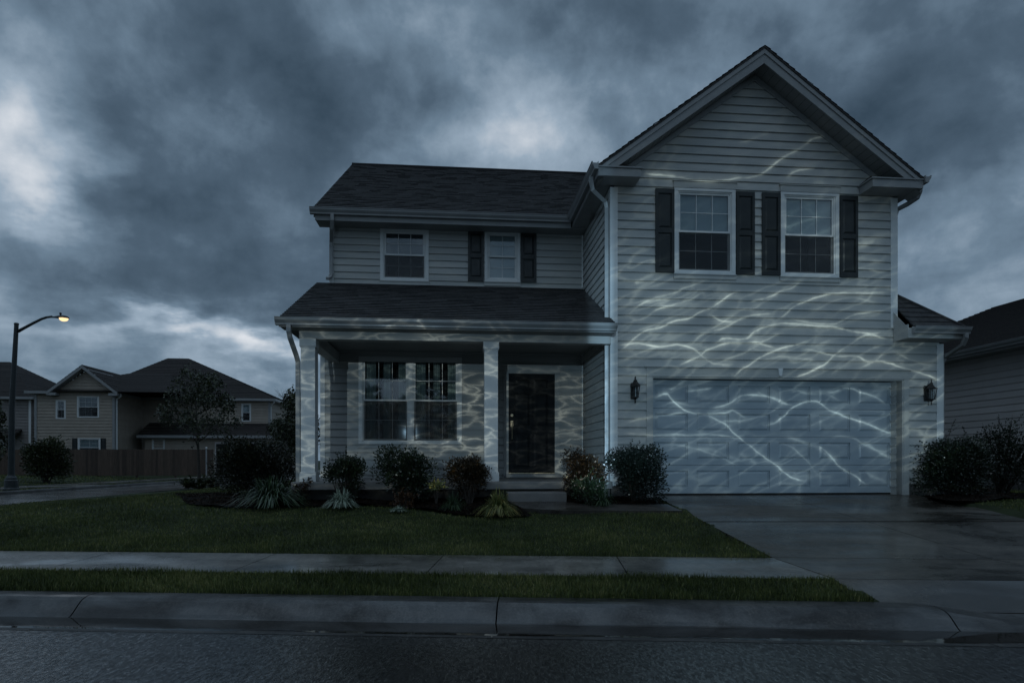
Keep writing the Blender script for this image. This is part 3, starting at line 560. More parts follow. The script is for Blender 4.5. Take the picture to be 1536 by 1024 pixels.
# wall lanterns
def lantern(u,label,zc):
    L=thing('wall_lantern',label,'wall lantern',H(u,-.02,zc),TH,'lanterns beside the garage door')
    p=MB(); p.box(-.055,.055,-.022,.004,-.13,.16); p.build('backplate',M['iron'],L,bevel=.006)
    p=MB(); p.tube([(0,-.02,.10),(0,-.05,.17),(0,-.11,.19),(0,-.125,.16)],.010,8); p.build('bracket',M['iron'],L,smooth=True)
    p=MB(); p.tube([(0,-.02,-.10),(0,-.07,-.135),(0,-.12,-.12)],.008,8); p.build('bracket',M['iron'],L,smooth=True)
    c=(0,-.125,0); k=MB()
    for sx,sy in ((-1,-1),(1,-1),(1,1),(-1,1)):
        k.tube([(sx*.040,-.125+sy*.040,-.10),(sx*.062,-.125+sy*.062,.085)],.007,6)
    k.box(-.05,.05,-.175,-.075,-.115,-.10); k.box(-.072,.072,-.197,-.053,.085,.097)
    for i in (-1,1): k.tube([(i*.02,-.125-.050,-.10),(i*.024,-.125-.064,.085)],.004,6)
    k.lathe(c,[(.02,-.21),(.008,-.20),(.014,-.18),(.006,-.165),(.02,-.14),(.045,-.115)],12)
    k.build('cage',M['iron'],L)
    r=MB(); r.lathe(c,[(.098,.097),(.075,.125),(.040,.165),(.034,.18),(.034,.195),(.018,.205),(.010,.23),(.016,.24),(.004,.265)],4); r.build('cap',M['iron'],L)
    q=MB(); q.prism([(-.036,-.161,-.099),(.036,-.161,-.099),(.036,-.089,-.099),(-.036,-.089,-.099)],(0,0,.183)); q.build('glass',M['glass'],L)
    b=MB(); b.lathe(c,[(.012,-.10),(.012,-.02),(.016,.0),(.012,.04),(.003,.07)],10); b.build('bulb',M['blind'],L)
lantern(.40,'black wall lantern left of the garage door, by the porch corner',1.87)
lantern(6.02,'black wall lantern right of the garage door, under the low hipped roof',1.88)
# ------------------------------------------------------------------ terrain
def sm(a,b,x):
    t=np.clip((x-a)/(b-a),0,1); return t*t*(3-2*t)
QP=[-60,5.13,5.48,6.13,7.25,8.5,10.2,11.2,40]; ZP=[-.70,-.70,-.56,-.495,-.465,-.33,-.11,-.07,-.07]
def gz(X,Y):
    X=np.asarray(X,float); Y=np.asarray(Y,float); p,q=to_street(X,Y)
    z=np.interp(q,QP,ZP)
    w=sm(-6.0,-13.4,X); z=z*(1-w)+np.minimum(z,-.56)*w
    z=z+sm(-20.5,-27,X)*.26
    und=.012*np.sin(X*1.7+Y*.6)+.010*np.sin(Y*2.3-X*.8+1)
    return z+und*sm(7.4,8.2,q)
def ground_px(x,y):                       # photo pixel -> point on the terrain
    a=(x-CX)/F; b=(HY-y)/F; t=5.0
    for i in range(400):
        if ZC+b*t < float(gz(a*t,t)): break
        t+=.1
    lo,hi=t-.1,t
    for i in range(20):
        m=(lo+hi)/2
        if ZC+b*m<float(gz(a*m,m)): hi=m
        else: lo=m
    return Vector((a*hi,hi,float(gz(a*hi,hi))))
DU0,DU1=.80,5.76                          # driveway edges in house u
def vs_of(u):                             # v where the driveway meets the sidewalk back edge
    v=-4.0
    for _ in range(30):
        P=H(u,v); _,q=to_street(P.x,P.y); v+=(7.25-q)*.9
    return v
pk=lambda l:[ground_px(*a) for a in l]
BED=pk([(280,757),(330,763.5),(400,763),(480,761),(545,759.5),(600,762),(650,768),(700,776),(760,777),(800,777)])
BEDP=[(P.x,P.y) for P in BED]+[tuple(H(-1.9,-.95)[:2]),tuple(H(-1.9,.1)[:2]),tuple(H(-5.6,.1)[:2]),(-5.6,12.9),(-7.0,13.0)]
BED2=[tuple(H(u,v)[:2]) for u,v in ((-.92,.0),(-.92,-.62),(-.55,-.98),(.66,-.98),(.66,.0))]
BED3=[tuple(ground_px(x,y)[:2]) for x,y in ((1368,743),(1400,750),(1440,756.5),(1500,752),(1560,747))]+[(11,14.2),(9.0,14.2),tuple(H(5.78,.02)[:2])]
PATHP=[tuple(H(u,v)[:2]) for u,v in ((-1.92,-.62),(-.93,-.62),(-.56,-1.0),(.67,-1.0),(.67,-1.72),(-1.15,-1.62),(-1.75,-1.35))]
def inpoly(X,Y,P):
    X=np.asarray(X); Y=np.asarray(Y); r=np.zeros(X.shape,bool); n=len(P)
    for i in range(n):
        x0,y0=P[i]; x1,y1=P[(i+1)%n]
        c=((y0>Y)!=(y1>Y))&(X<(x1-x0)*(Y-y0)/((y1-y0) if y1!=y0 else 1e-9)+x0); r^=c
    return r
def drive_mask(X,Y,g=0.0):
    u,v=to_house(X,Y); p,q=to_street(X,Y); return (u>DU0+g)&(u<DU1-g)&(v<.3)&(q>5.48)
# one ground sheet, in street-frame rows
ps=np.concatenate([[-900,-500,-250,-140,-90,-60,-40],np.arange(-30,16.01,.16),[18,22,30,45,70,120,250,500,900]])
qs=np.concatenate([[-400,-150,-60,-20,-9.02,-9.0,0,4.6,5.2,5.40,5.47,5.475,5.8,6.125,6.14,6.7,7.24,7.252],np.arange(7.35,14,.12),np.arange(14,60,.8),[70,90,130,200,350,700,1500]])
Pg,Qg=np.meshgrid(ps,qs); Xg=Pg*cp-Qg*sp; Yg=Pg*sp+Qg*cp; Zg=gz(Xg,Yg)
Zg=np.where((Qg>-9.01)&(Qg<5.473),-.95,Zg); Zg=np.where((Qg>6.13)&(Qg<7.245),Zg-.06,Zg)
Zg=np.where(drive_mask(Xg,Yg,.06),Zg-.12,Zg); Zg=np.where((Xg<-13.75)&(Xg>-18.45)&(Qg>5.4),-.80,Zg)
Zg=np.where((Pg>3.0)&(Qg<6.0)&(Qg>5.4)&(Pg<9),-.8,Zg)
hu,hv=to_house(Xg,Yg); Zg=np.where((hu>-5.3)&(hu<6.2)&(hv>.3)&(hv<11)&(Yg<40),-.4,Zg)
nr,nc=Pg.shape; idx=np.arange(nr*nc).reshape(nr,nc)
Fg=np.stack([idx[:-1,:-1],idx[:-1,1:],idx[1:,1:],idx[1:,:-1]],-1).reshape(-1,4)
tag(np_mesh('ground',np.stack([Xg,Yg,Zg],-1).reshape(-1,3),Fg,np.full(len(Fg),.5),M['soil'],k=4,smooth=True),kind='structure')
# road, gutter pan, kerb
rp=np.concatenate([np.arange(-60,-8,2.0),np.arange(-8,8,.25),np.arange(8,60.1,2.0)]); prof=[(-8.7,-.70),(-6,-.66),(0,-.615),(3,-.655),(4.2,-.685),(4.705,-.698)]
mb=MB()
for a,b in zip(rp[:-1],rp[1:]):
    for (q0,z0),(q1,z1) in zip(prof[:-1],prof[1:]): mb.face([S(a,q0,z0),S(b,q0,z0),S(b,q1,z1),S(a,q1,z1)])
tag(mb.build('road',M['asphalt'],smooth=True),kind='structure')
def drop(p): return float(sm(2.95,3.75,p)-sm(9.0,9.8,p))
def kprof(p):
    d=drop(p); hi=[(4.70,-.696),(4.93,-.709),(5.10,-.706),(5.135,-.695),(5.165,-.672),(5.215,-.625),(5.26,-.588),(5.31,-.567),(5.36,-.560),(5.475,-.558)]
    lo=[(4.70,-.696),(4.93,-.709),(5.10,-.705),(5.135,-.697),(5.165,-.687),(5.215,-.674),(5.26,-.666),(5.31,-.658),(5.36,-.652),(5.475,-.640)]
    return [(a[0],a[1]*(1-d)+b[1]*d) for a,b in zip(hi,lo)]
mb=MB(); j=-4.1-3.66*10; 
while j<45:
    xs=np.linspace(j+.006,j+3.66-.006,18); prev=None
    for x in xs:
        pr=kprof(x)
        if prev:
            for (A0,A1),(B0,B1) in zip(zip(prev[1][:-1],prev[1][1:]),zip(pr[:-1],pr[1:])):
                mb.face([S(prev[0],*A0),S(x,*B0),S(x,*B1),S(prev[0],*A1)])
        else:
            mb.face([S(x,*q) for q in pr]+[S(x,5.475,-.8),S(x,4.7,-.8)])
        prev=(x,pr)
    mb.face([S(prev[0],*q) for q in prev[1]][::-1]+[S(prev[0],4.7,-.8),S(prev[0],5.475,-.8)])
    j+=3.66
ko=mb.build('kerb',M['kerb'],smooth=True); tag(ko,kind='structure')
mod=ko.modifiers.new('split','EDGE_SPLIT'); mod.split_angle=math.radians(50)
mb=MB(); prev=None
for p in np.arange(-14,14,.09):
    e0=4.775+.035*math.sin(p*2.1)+.02*math.sin(p*5.7+1)+random.uniform(-.008,.008); e1=5.122+.004*math.sin(p*9)
    d=drop(p); e1=e1-.0*d
    if prev is not None: mb.face([S(prev[0],prev[1],-.7005),S(p,e0,-.7005),S(p,e1,-.7005),S(prev[0],prev[2],-.7005)])
    prev=(p,e0,e1)
tag(mb.build('water',M['water']),kind='structure')
# sidewalk slabs and driveway slabs
def slab_grid(mb,fn,a0,a1,b0,b1,na,nb,th=.09,g=.006):
    a0,a1,b0,b1=a0+g,a1-g,b0+g,b1-g
    A=np.linspace(a0,a1,na+1); B=np.linspace(b0,b1,nb+1)
    for i in range(na):
        for k in range(nb): mb.face([fn(A[i],B[k]),fn(A[i+1],B[k]),fn(A[i+1],B[k+1]),fn(A[i],B[k+1])])
    dn=Vector((0,0,-th))
    for k in range(nb):
        for a,s in ((a0,1),(a1,-1)): mb.face([fn(a,B[k]),fn(a,B[k+1]),fn(a,B[k+1])+dn,fn(a,B[k])+dn][::s])
    for i in range(na):
        for b,s in ((b0,-1),(b1,1)): mb.face([fn(A[i],b),fn(A[i+1],b),fn(A[i+1],b)+dn,fn(A[i],b)+dn][::s])
ph,pl=DU0,DU1
def walk_fn(p,q): return S(p,q,float(np.interp(q,[6.13,7.25],[-.488,-.462])))
pe0=to_street(*H(DU0,vs_of(DU0))[:2])[0]; pe1=to_street(*H(DU1,vs_of(DU1))[:2])[0]
mb=MB(); j=-1.23
while j>-60: slab_grid(mb,walk_fn,j,j+2.0,6.13,7.25,4,3); j-=2.0
slab_grid(mb,walk_fn,.77,pe0+.24,6.13,7.25,4,3); j=pe1
while j<50: slab_grid(mb,walk_fn,j,j+2.0,6.13,7.25,4,3); j+=2.0
tag(mb.build('sidewalk',M['walk'],bevel=.006),kind='structure')
def dz(u,v):
    vs=vs_of(u); return H(u,v,-.462*min(1,max(0,v/vs)) -.003)
mb=MB(); um=3.17
def rul(u0,u1,f0,f1,n=4):                 # slabs between two v-fractions of the slope
    slab_grid(mb,lambda u,t:H(u,vs_of(u)*t,-.462*t-.003),u0,u1,f0,f1,n,6,g=.005)
for a,b in ((DU0,um),(um,DU1)):
    rul(a,b,.0,.53); rul(a,b,.533,.997)
slab_grid(mb,lambda u,v:H(u,v,-.003),GA-.06,GB+.06,.0,.32,2,1)
def apron(u,q):                           # the sidewalk level crossing and the apron to the dropped kerb
    v=vs_of(u)-(7.25-q)/math.cos(TH-PH); P=H(u,v); z=float(np.interp(q,[5.482,6.13,7.25],[-.636,-.483,-.458])); return Vector((P.x,P.y,z))
ap0=DU0
for a,b in ((DU0,um),(um,DU1)): slab_grid(mb,apron,a,b,6.13,7.25,4,3,g=.005)
slab_grid(mb,apron,DU0+.0,DU1,5.482,6.128,14,3,g=.004)
tag(mb.build('driveway',M['drive'],bevel=.006),kind='structure')
# front path, mulch
def sheet(name,P,m,dz_,kind,sub=.25,edge=None):
    xs=[p[0] for p in P]; ys=[p[1] for p in P]; bm_v=[]; mb=MB()
    import mathutils.geometry as mg
    tri=mg.tessellate_polygon([[Vector((x,y,0)) for x,y in P]])
    me=bpy.data.meshes.new(name); me.from_pydata([(x,y,0) for x,y in P],[],[tuple(t) for t in tri])
    import bmesh
    bm=bmesh.new(); bm.from_mesh(me)
    for _ in range(6):
        es=[e for e in bm.edges if e.calc_length()>sub]
        if not es: break
        bmesh.ops.subdivide_edges(bm,edges=es,cuts=1,use_grid_fill=False); bmesh.ops.triangulate(bm,faces=bm.faces[:])
    for v in bm.verts: v.co.z=float(gz(v.co.x,v.co.y))+(dz_(v.co.x,v.co.y) if callable(dz_) else dz_)
    for f in bm.faces:
        if f.normal.z<0: f.normal_flip()
        f.smooth=True
    bm.to_mesh(me); bm.free(); me.materials.append(m); o=bpy.data.objects.new(name,me); COL.objects.link(o); tag(o,kind=kind)
    return o
bump=lambda x,y:.035+.018*math.sin(x*5.1+y*2)+.014*math.sin(y*7.3-x*3.1)
sheet('mulch_bed',BEDP,M['mulch'],bump,'structure',.15); sheet('mulch_bed',BED2,M['mulch'],bump,'structure',.12); sheet('mulch_bed',BED3,M['mulch'],bump,'structure',.18)
mb=MB(); pz=lambda u,v:H(u,v,float(gz(*H(u,v)[:2]))*.0-.075+.035*v*.6)
def flat(P,z0,z1):
    import mathutils.geometry as mg
mb=MB(); PQ=[(-1.90,-.63),(-.95,-.63),(-.57,-1.02),(.672,-1.02),(.672,-1.74),(-1.15,-1.64),(-1.75,-1.37)]
top=[H(u,v,-.005+.072*v) for u,v in PQ]; mb.face(top)
for i in range(len(top)):
    a,b=top[i],top[(i+1)%len(top)]; mb.face([a,a+Vector((0,0,-.12)),b+Vector((0,0,-.12)),b])
tag(mb.build('path',M['path']),kind='structure')
def scatter_poly(P,n):
    xs=[p[0] for p in P]; ys=[p[1] for p in P]; X=RNG.uniform(min(xs),max(xs),n*4); Y=RNG.uniform(min(ys),max(ys),n*4); k=inpoly(X,Y,P); return X[k][:n],Y[k][:n]
def chips(P,n):
    X,Y=scatter_poly(P,n); n=len(X); Z=gz(X,Y)+.035+.018*np.sin(X*5.1+Y*2)+.014*np.sin(Y*7.3-X*3.1)+.006
    a=RNG.uniform(0,6.28,n); L=RNG.uniform(.008,.028,n); W=RNG.uniform(.003,.007,n); tl=RNG.normal(0,.3,(n,2))
    ax=np.stack([np.cos(a)*L,np.sin(a)*L,tl[:,0]*L],-1); bx=np.stack([-np.sin(a)*W,np.cos(a)*W,tl[:,1]*W],-1); c=np.stack([X,Y,Z+.006],-1)
    V=np.stack([c-ax-bx,c+ax-bx,c+ax*.8+bx,c-ax*.9+bx],1).reshape(-1,3); return V,np.arange(len(V)).reshape(-1,4)
Vs=[];
for P,n in ((BEDP,16000),(BED2,3000),(BED3,6000)): Vs.append(chips(P,n)[0])
V=np.concatenate(Vs); Fc=np.arange(len(V)).reshape(-1,4)
M['chip']=leafmat('mulch chip',[(0,(.010,.007,.005)),(.75,(.028,.018,.012)),(1,(.06,.038,.026))],.9,.1)
tag(np_mesh('bark_chips',V,Fc,RNG.random(len(Fc))**1.6,M['chip'],k=4),'damp bark chips covering the planting beds','mulch',kind='stuff')
# side street at the left, its kerbs, the far sidewalk and ramp
mb=MB()
for y0,y1 in zip(range(5,140,5),range(10,145,5)): mb.face([(-18.4,y0,-.605),(-16.1,y0,-.585),(-16.1,y1,-.585),(-18.4,y1,-.605)]); mb.face([(-16.1,y0,-.585),(-13.8,y0,-.605),(-13.8,y1,-.605),(-16.1,y1,-.585)])
tag(mb.build('road',M['asphalt_far'],smooth=True),kind='structure')
mb=MB(); 
mb.prism([(-18.4,5,-.8),(-18.4,5,-.52),(-18.43,5,-.485),(-18.56,5,-.48),(-18.56,5,-.8)],(0,135,0)); mb.prism([(-13.8,5,-.8),(-13.8,5,-.585),(-13.77,5,-.56),(-13.66,5,-.55),(-13.66,5,-.8)],(0,135,0))
tag(mb.build('kerb',M['kerb']),kind='structure')
mb=MB()
for y0 in range(8,120,2): mb.box(-21.6,-20.4,y0+.006,y0+1.994,-.6,-.49+.03*max(0,0))
mb.prism([(-20.39,26.6,-.488),(-18.57,26.6,-.475),(-18.57,26.6,-.6),(-20.39,26.6,-.6)],(0,2.4,0)); tag(mb.build('sidewalk',M['walk']),kind='structure')
# ------------------------------------------------------------------ grass
def blades(X,Y,h,w,z=None,lean=.35):
    n=len(X); Z=(gz(X,Y) if z is None else z)-.004
    a=RNG.uniform(0,6.283,n); b=RNG.uniform(0,6.283,n); h=h*RNG.uniform(.5,1.2,n)*(1+.28*np.sin(X*3.3+2*np.sin(Y*2.1))*np.sin(Y*4.7+X))*np.where(RNG.random(n)<.03,1.5,1); l=np.abs(RNG.normal(0,lean,n))*h
    dx,dy=np.cos(a)*w/2,np.sin(a)*w/2; lx,ly=np.cos(b)*l,np.sin(b)*l; o=np.zeros(n)
    c=np.stack([X,Y,Z],-1); d=np.stack([dx,dy,o],-1); m=c+np.stack([lx*.35,ly*.35,h*.6],-1); t=c+np.stack([lx,ly,h],-1)
    V=np.stack([c-d,c+d,m+d*.7,t,m-d*.7],1).reshape(-1,3); i=np.arange(n)[:,None]*5
    Fc=np.concatenate([i+np.array([[0,1,2]]),i+np.array([[0,2,4]]),i+np.array([[4,2,3]])],1).reshape(-1,3)
    patch=.5+.5*np.sin(X*1.9+1.2*np.sin(Y*1.3))*np.sin(Y*2.4+.9*np.sin(X*.9))
    pt2=np.sin(X*6.1+2*np.sin(Y*4.3))*np.sin(Y*7.4+1.7*np.sin(X*3.9)); T=np.clip(RNG.normal(.40,.22,n)+.42*(patch-.5)+.16*pt2+(RNG.random(n)<.05)*.5,0,1); return V,Fc,np.repeat(T,3)
def lawn_ok(X,Y):
    u,v=to_house(X,Y); ok=~(inpoly(X,Y,BEDP)|inpoly(X,Y,BED2)|inpoly(X,Y,BED3)|inpoly(X,Y,PATHP)|drive_mask(X,Y,-.03))
    return ok&~((u>-5.7)&(u<6.4)&(v>-.3))&(X>-13.6)&(np.abs(X)<.87*Y+3.5)
def strip(q0,q1,dens,h,w,p0=-14,p1=12.5):
    n=int((q1-q0)*(p1-p0)*dens); p=RNG.uniform(p0,p1,n); q=RNG.uniform(q0,q1,n); X=p*cp-q*sp; Y=p*sp+q*cp; k=lawn_ok(X,Y); return blades(X[k],Y[k],h,w)
parts=[]
parts.append(strip(5.49,6.12,6500,.055,.0055)); parts.append(strip(5.485,5.53,5000,.05,.0055)); parts.append(strip(6.05,6.125,6000,.06,.0055))
parts.append(strip(7.26,8.2,4200,.045,.0055)); parts.append(strip(7.255,7.30,5000,.05,.0055)); parts.append(strip(8.2,9.6,2600,.042,.0065)); parts.append(strip(9.6,11.5,1500,.042,.008)); parts.append(strip(11.5,18,420,.042,.013,-15,12.5)); parts.append(strip(18,34,110,.05,.026,-14,0))
n=5200; X=RNG.uniform(-20.3,-18.6,n); Y=RNG.uniform(18,40,n); parts.append(blades(X,Y,.05,.03))
n=9000; X=RNG.uniform(-34,-21.7,n); Y=RNG.uniform(25,39,n); parts.append(blades(X,Y,.06,.035))
off=0; VV=[];FF=[];TT=[]
for V,Fc,T in parts: VV.append(V); FF.append(Fc+off); TT.append(T); off+=len(V)
tag(np_mesh('grass',np.concatenate(VV),np.concatenate(FF),np.concatenate(TT),M['grass']),'short damp green turf of the front lawn and verge','grass',kind='stuff')
# ------------------------------------------------------------------ plants
def unit(a): return a/np.maximum(np.linalg.norm(a,axis=-1,keepdims=True),1e-9)
def leaf_quads(P,D,L,W,T):
    n=len(P); D=unit(D); r=unit(np.cross(D,RNG.normal(size=(n,3)))); L=np.broadcast_to(L,(n,))[:,None]*RNG.uniform(.7,1.2,(n,1)); W=np.broadcast_to(W,(n,))[:,None]
    nrm=np.cross(D,r); m=P+D*L*.45+nrm*L*.06
    V=np.stack([P,m+r*W,P+D*L,m-r*W],1).reshape(-1,3); return V,np.arange(4*n).reshape(-1,4),T
def shrub(name,label,cat,px,py,Y,w,h,n,lm,leaf=(.035,.011),lobes=14,group=None,base=None,flat=.85,stem=.2,up=.5,dense=.45,z0=None,flowers=None,nsh=26):
    X=(px-CX)/F*Y; zb=float(gz(X,Y)) if z0 is None else z0
    t=thing(name,label,cat,(X,Y,zb),random.uniform(0,6),group)
    lc=[];lr=[]
    for i in range(lobes):
        a=random.uniform(0,6.283); r=math.sqrt(random.random())*.62; z=random.uniform(stem+.16,1-.2)
        k=1-.35*abs(z-.55)
        lc.append((math.cos(a)*r*w/2*k,math.sin(a)*r*w/2*k,z*h)); lr.append(random.uniform(.30,.46)*min(w,h*1.1)/2*1.15)
    lc.append((0,0,h*.62)); lr.append(min(w,h)*.34)
    lc=np.array(lc); lr=np.array(lr); k=RNG.choice(len(lc),n,p=lr**2/np.sum(lr**2))
    d=unit(RNG.normal(size=(n,3))); r=RNG.random(n)**dense; r=r*(1+.16*(RNG.random(n)<.18)*RNG.random(n))
    P=lc[k]+d*(lr[k]*r)[:,None]*np.array([1,1,flat]); keep=P[:,2]>.03*h; P=P[keep];d=d[keep];k=k[keep]; n=len(P)
    ctr=np.array([0,0,h*.45]); out=unit(P-ctr); w_=1; D=d*.5+out*.6+np.array([0,0,up])+RNG.normal(0,.45,(n,3))
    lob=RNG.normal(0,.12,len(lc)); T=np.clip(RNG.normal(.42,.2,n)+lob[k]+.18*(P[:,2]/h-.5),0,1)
    s=MB(); EP=[P];ED=[D];ET=[T]
    for i in range(nsh):                  # stray shoots that break the outline
        j=RNG.integers(0,len(lc)); d0=unit(RNG.normal(size=3)*np.array([1,1,.4])+np.array([0,0,.7])); a=lc[j]+d0*lr[j]*.75; Ls=random.uniform(.10,.24)*max(w,h); m=random.randint(9,16)
        q=a+np.outer(np.linspace(.1,1,m),d0*Ls)+np.outer(np.linspace(0,1,m)**2,RNG.normal(0,.05,3)*w); s.tube([tuple(a),tuple(q[m//2]),tuple(q[-1])],[.004,.003,.0012],4)
        EP.append(q); ED.append(d0+RNG.normal(0,.8,(m,3))); ET.append(np.clip(RNG.normal(.55,.2,m),0,1))
    P=np.concatenate(EP); D=np.concatenate(ED); T=np.concatenate(ET); out=unit(P-ctr)
    V,Fc,T=leaf_quads(P,D,leaf[0],leaf[1],T); np_mesh('foliage',V,Fc,T,lm,t,k=4)
    for i in range(min(18,lobes)):
        c=Vector(lc[i]); b=Vector((random.uniform(-.05,.05)*w,random.uniform(-.05,.05)*w,0)); m=b.lerp(c,.5)+Vector((random.uniform(-.04,.04),random.uniform(-.04,.04),.03))*w
        s.tube([b,m,c,c+(c-m)*.6],[.012*h+.002,.008*h+.002,.005*h+.001,.001],5)
    s.build('stems',M['bark'],t)
    if flowers:
        fm,fn,fs,zr0,zr1=flowers; idx=np.where((P[:,2]>zr0*h)&(P[:,2]<zr1*h)&(P@np.array([0,0,0])==0))[0]; idx=RNG.choice(idx,min(fn,len(idx)),replace=False)
        c=P[idx]+unit(out[idx])*.03; m=5; C=np.repeat(c,m,0); Dd=np.repeat(out[idx],m,0)*.5+RNG.normal(0,.7,(len(C),3)); V,Fc,T=leaf_quads(C,Dd,fs,fs*.42,RNG.random(len(C))); np_mesh('blossoms',V,Fc,T,fm,t,k=4)
    return t
def clump(name,label,cat,px,py,Y,w,h,n,lm,wid=.012,droop=1.0,group=None,seg=6,spread=.12,lo=.6):
    X=(px-CX)/F*Y; zb=float(gz(X,Y))+.03; t=thing(name,label,cat,(X,Y,zb),0,group)
    a=RNG.uniform(0,6.283,n); L=RNG.uniform(lo,1.1,n); e=RNG.uniform(.0,1.0,n)**.7     # e: how far the blade leans out
    bx=np.stack([np.cos(a),np.sin(a),0*a],-1); side=np.stack([-np.sin(a),np.cos(a),0*a],-1); base=bx*(RNG.random(n)*spread*w)[:,None]+side*(RNG.normal(0,.03,n)*w)[:,None]
    tw=RNG.normal(0,.12,n); V=[];ts=np.linspace(0,1,seg+1)
    for s in ts:
        rad=(e*.5*w*L)*(s**1.25); hh=h*L*(2.0*(1-.33*e)*s-droop*(.88+.78*e)*s**2)
        c=base+bx*rad[:,None]+side*(tw*s*w*.5)[:,None]+np.stack([0*a,0*a,np.maximum(hh,.005)],-1); ww=wid*(1-.92*s**2.2)*(.6+.4*min(1,s*5))
        V.append(c-side*ww/2); V.append(c+side*ww/2)
    V=np.stack(V,1); F_=[]; b0=np.arange(n)*(2*(seg+1))
    for s in range(seg): F_.append(np.stack([b0+2*s,b0+2*s+1,b0+2*s+3,b0+2*s+2],-1))
    Fc=np.stack(F_,1).reshape(-1,4); T=np.repeat(np.clip(RNG.normal(.45,.22,n),0,1),seg); T=np.clip(T+np.tile(np.linspace(-.15,.2,seg),n),0,1)
    np_mesh('blades',V.reshape(-1,3),Fc,T,lm,t,k=4,smooth=True); return t
Gd=leafmat('dark shrub leaf',[(0,(.006,.011,.006)),(.5,(.016,.028,.014)),(.85,(.035,.05,.025)),(1,(.07,.08,.05))],.28,.6)
Gb=leafmat('blue green shrub leaf',[(0,(.008,.014,.011)),(.5,(.020,.034,.027)),(1,(.055,.08,.065))],.28,.6)
Gbr=leafmat('bronze shrub leaf',[(0,(.014,.010,.006)),(.45,(.035,.026,.014)),(.8,(.075,.045,.022)),(1,(.20,.10,.035))],.32,.5)
Gr=leafmat('russet leaf',[(0,(.025,.012,.006)),(.5,(.08,.035,.014)),(1,(.18,.085,.03))],.4)
Gl=leafmat('daylily blade',[(0,(.012,.024,.012)),(.5,(.03,.058,.026)),(1,(.085,.13,.06))],.35,.5)
Gs=leafmat('silver green blade',[(0,(.10,.14,.11)),(.5,(.25,.31,.24)),(1,(.46,.52,.40))],.4)
Gy=leafmat('gold green blade',[(0,(.04,.06,.018)),(.5,(.12,.15,.045)),(.85,(.30,.27,.08)),(1,(.48,.36,.11))],.4)
Gt=leafmat('young tree leaf',[(0,(.010,.015,.005)),(.5,(.026,.036,.012)),(1,(.07,.078,.024))],.45)
Gh=leafmat('hedge leaf',[(0,(.007,.009,.005)),(.5,(.02,.024,.011)),(.9,(.045,.045,.018)),(1,(.11,.09,.03))],.36)
Fw=leafmat('pale pink petal',[(0,(.45,.32,.28)),(.6,(.6,.52,.45)),(1,(.7,.6,.35))],.6)
Fg=leafmat('yellow petal',[(0,(.45,.32,.05)),(1,(.6,.5,.12))],.6)
GP='shrubs planted along the front of the house'
shrub('shrub','large rounded hedge-like shrub at the left end of the planting bed','shrub',380,745,12.6,1.78,1.2,17000,Gh,(.045,.014),38,None,stem=.0,dense=.35,flat=.9)
shrub('shrub','low bronze shrub tucked between the large rounded shrub and the corner porch column','shrub',428,735,13.2,.8,.95,2200,Gh,(.04,.012),12,None,stem=.0)
shrub('shrub','round dark shrub on thin stems nearest the corner porch column','shrub',516,735,10.42,.78,.84,4200,Gd,(.042,.014),18,GP,stem=.12,dense=.5)
shrub('shrub','tallest round dark shrub, under the wide porch window','shrub',605,740,10.45,1.02,1.02,6800,Gd,(.044,.0145),24,GP,stem=.1,dense=.48)
shrub('shrub','small bronze-brown shrub in front of the second porch column','shrub',704,740,10.45,.86,.84,4600,Gbr,(.042,.0135),20,GP,stem=.05,dense=.5)
shrub('shrub','bronze shrub with orange leaf tips and pale blossoms right of the front step','shrub',876,735,10.75,.86,.95,5200,Gbr,(.042,.0135),20,GP,stem=.08,dense=.46,flowers=(Fw,26,.035,.22,.6))
shrub('shrub','dense dark green shrub by the left edge of the garage door','shrub',953,752,10.62,1.12,1.02,10500,Gb,(.042,.0135),28,GP,stem=.05,dense=.42)
shrub('shrub','wide dark green hedge shrub right of the garage door','shrub',1428,745,11.6,1.74,1.16,16000,Gd,(.044,.014),36,None,stem=.0,dense=.36)
shrub('shrub','taller twiggy shrub behind the wide hedge at the right edge of the photo','shrub',1502,740,12.4,1.4,1.6,5200,Gd,(.045,.013),24,None,stem=.05,dense=.8)
shrub('flowering_plant','straggly low green plant with pale pink blossoms below the bronze shrub by the step','flowering plant',884,760,10.15,.78,.52,1500,Gl,(.05,.008),14,None,stem=.0,dense=.8,up=.8,flowers=(Fw,14,.03,.5,1.0))
shrub('russet_plant','small twiggy russet plant under the tallest round shrub','russet plant',603,748,10.05,.58,.30,700,Gr,(.035,.007),10,None,stem=.0,dense=.8,up=.9)
shrub('flowering_plant','spindly plant with small yellow flowers beside the bronze shrub','flowering plant',654,742,10.2,.24,.5,130,Gy,(.03,.010),6,None,stem=.3,dense=.9,flowers=(Fg,7,.03,.6,1.1))
shrub('flowering_plant','small plant with a few white blossoms at the foot of the corner column','flowering plant',453,730,10.5,.34,.42,260,Gbr,(.03,.010),8,None,stem=.1,dense=.9,flowers=(Fw,5,.035,.5,1.1))
clump('daylily','large arching daylily clump in front of the large rounded shrub','daylily',408,758,10.3,1.5,.55,520,Gl,.020,1.0)
clump('liriope','pale silver-green grassy clump below the round shrub by the corner column','liriope',512,757,10.0,.70,.30,300,Gs,.013,1.0,lo=.7)
clump('ornamental_grass','gold and green grass clump at the edge of the lawn, left of the step','ornamental grass',748,768,9.5,.82,.40,560,Gy,.013,.95,lo=.6)
clump('liriope','green grassy clump at the foot of the bronze shrub by the second column','liriope',680,757,9.9,.58,.30,220,Gl,.011,1.0)
clump('silver_groundcover','low silver-grey groundcover beside the russet plant','groundcover',598,757,9.75,.42,.10,160,Gs,.010,1.0)
clump('daylily','small arching green clump under the pale blossoms by the front path','daylily',905,763,10.02,.6,.36,170,Gl,.011,1.0)
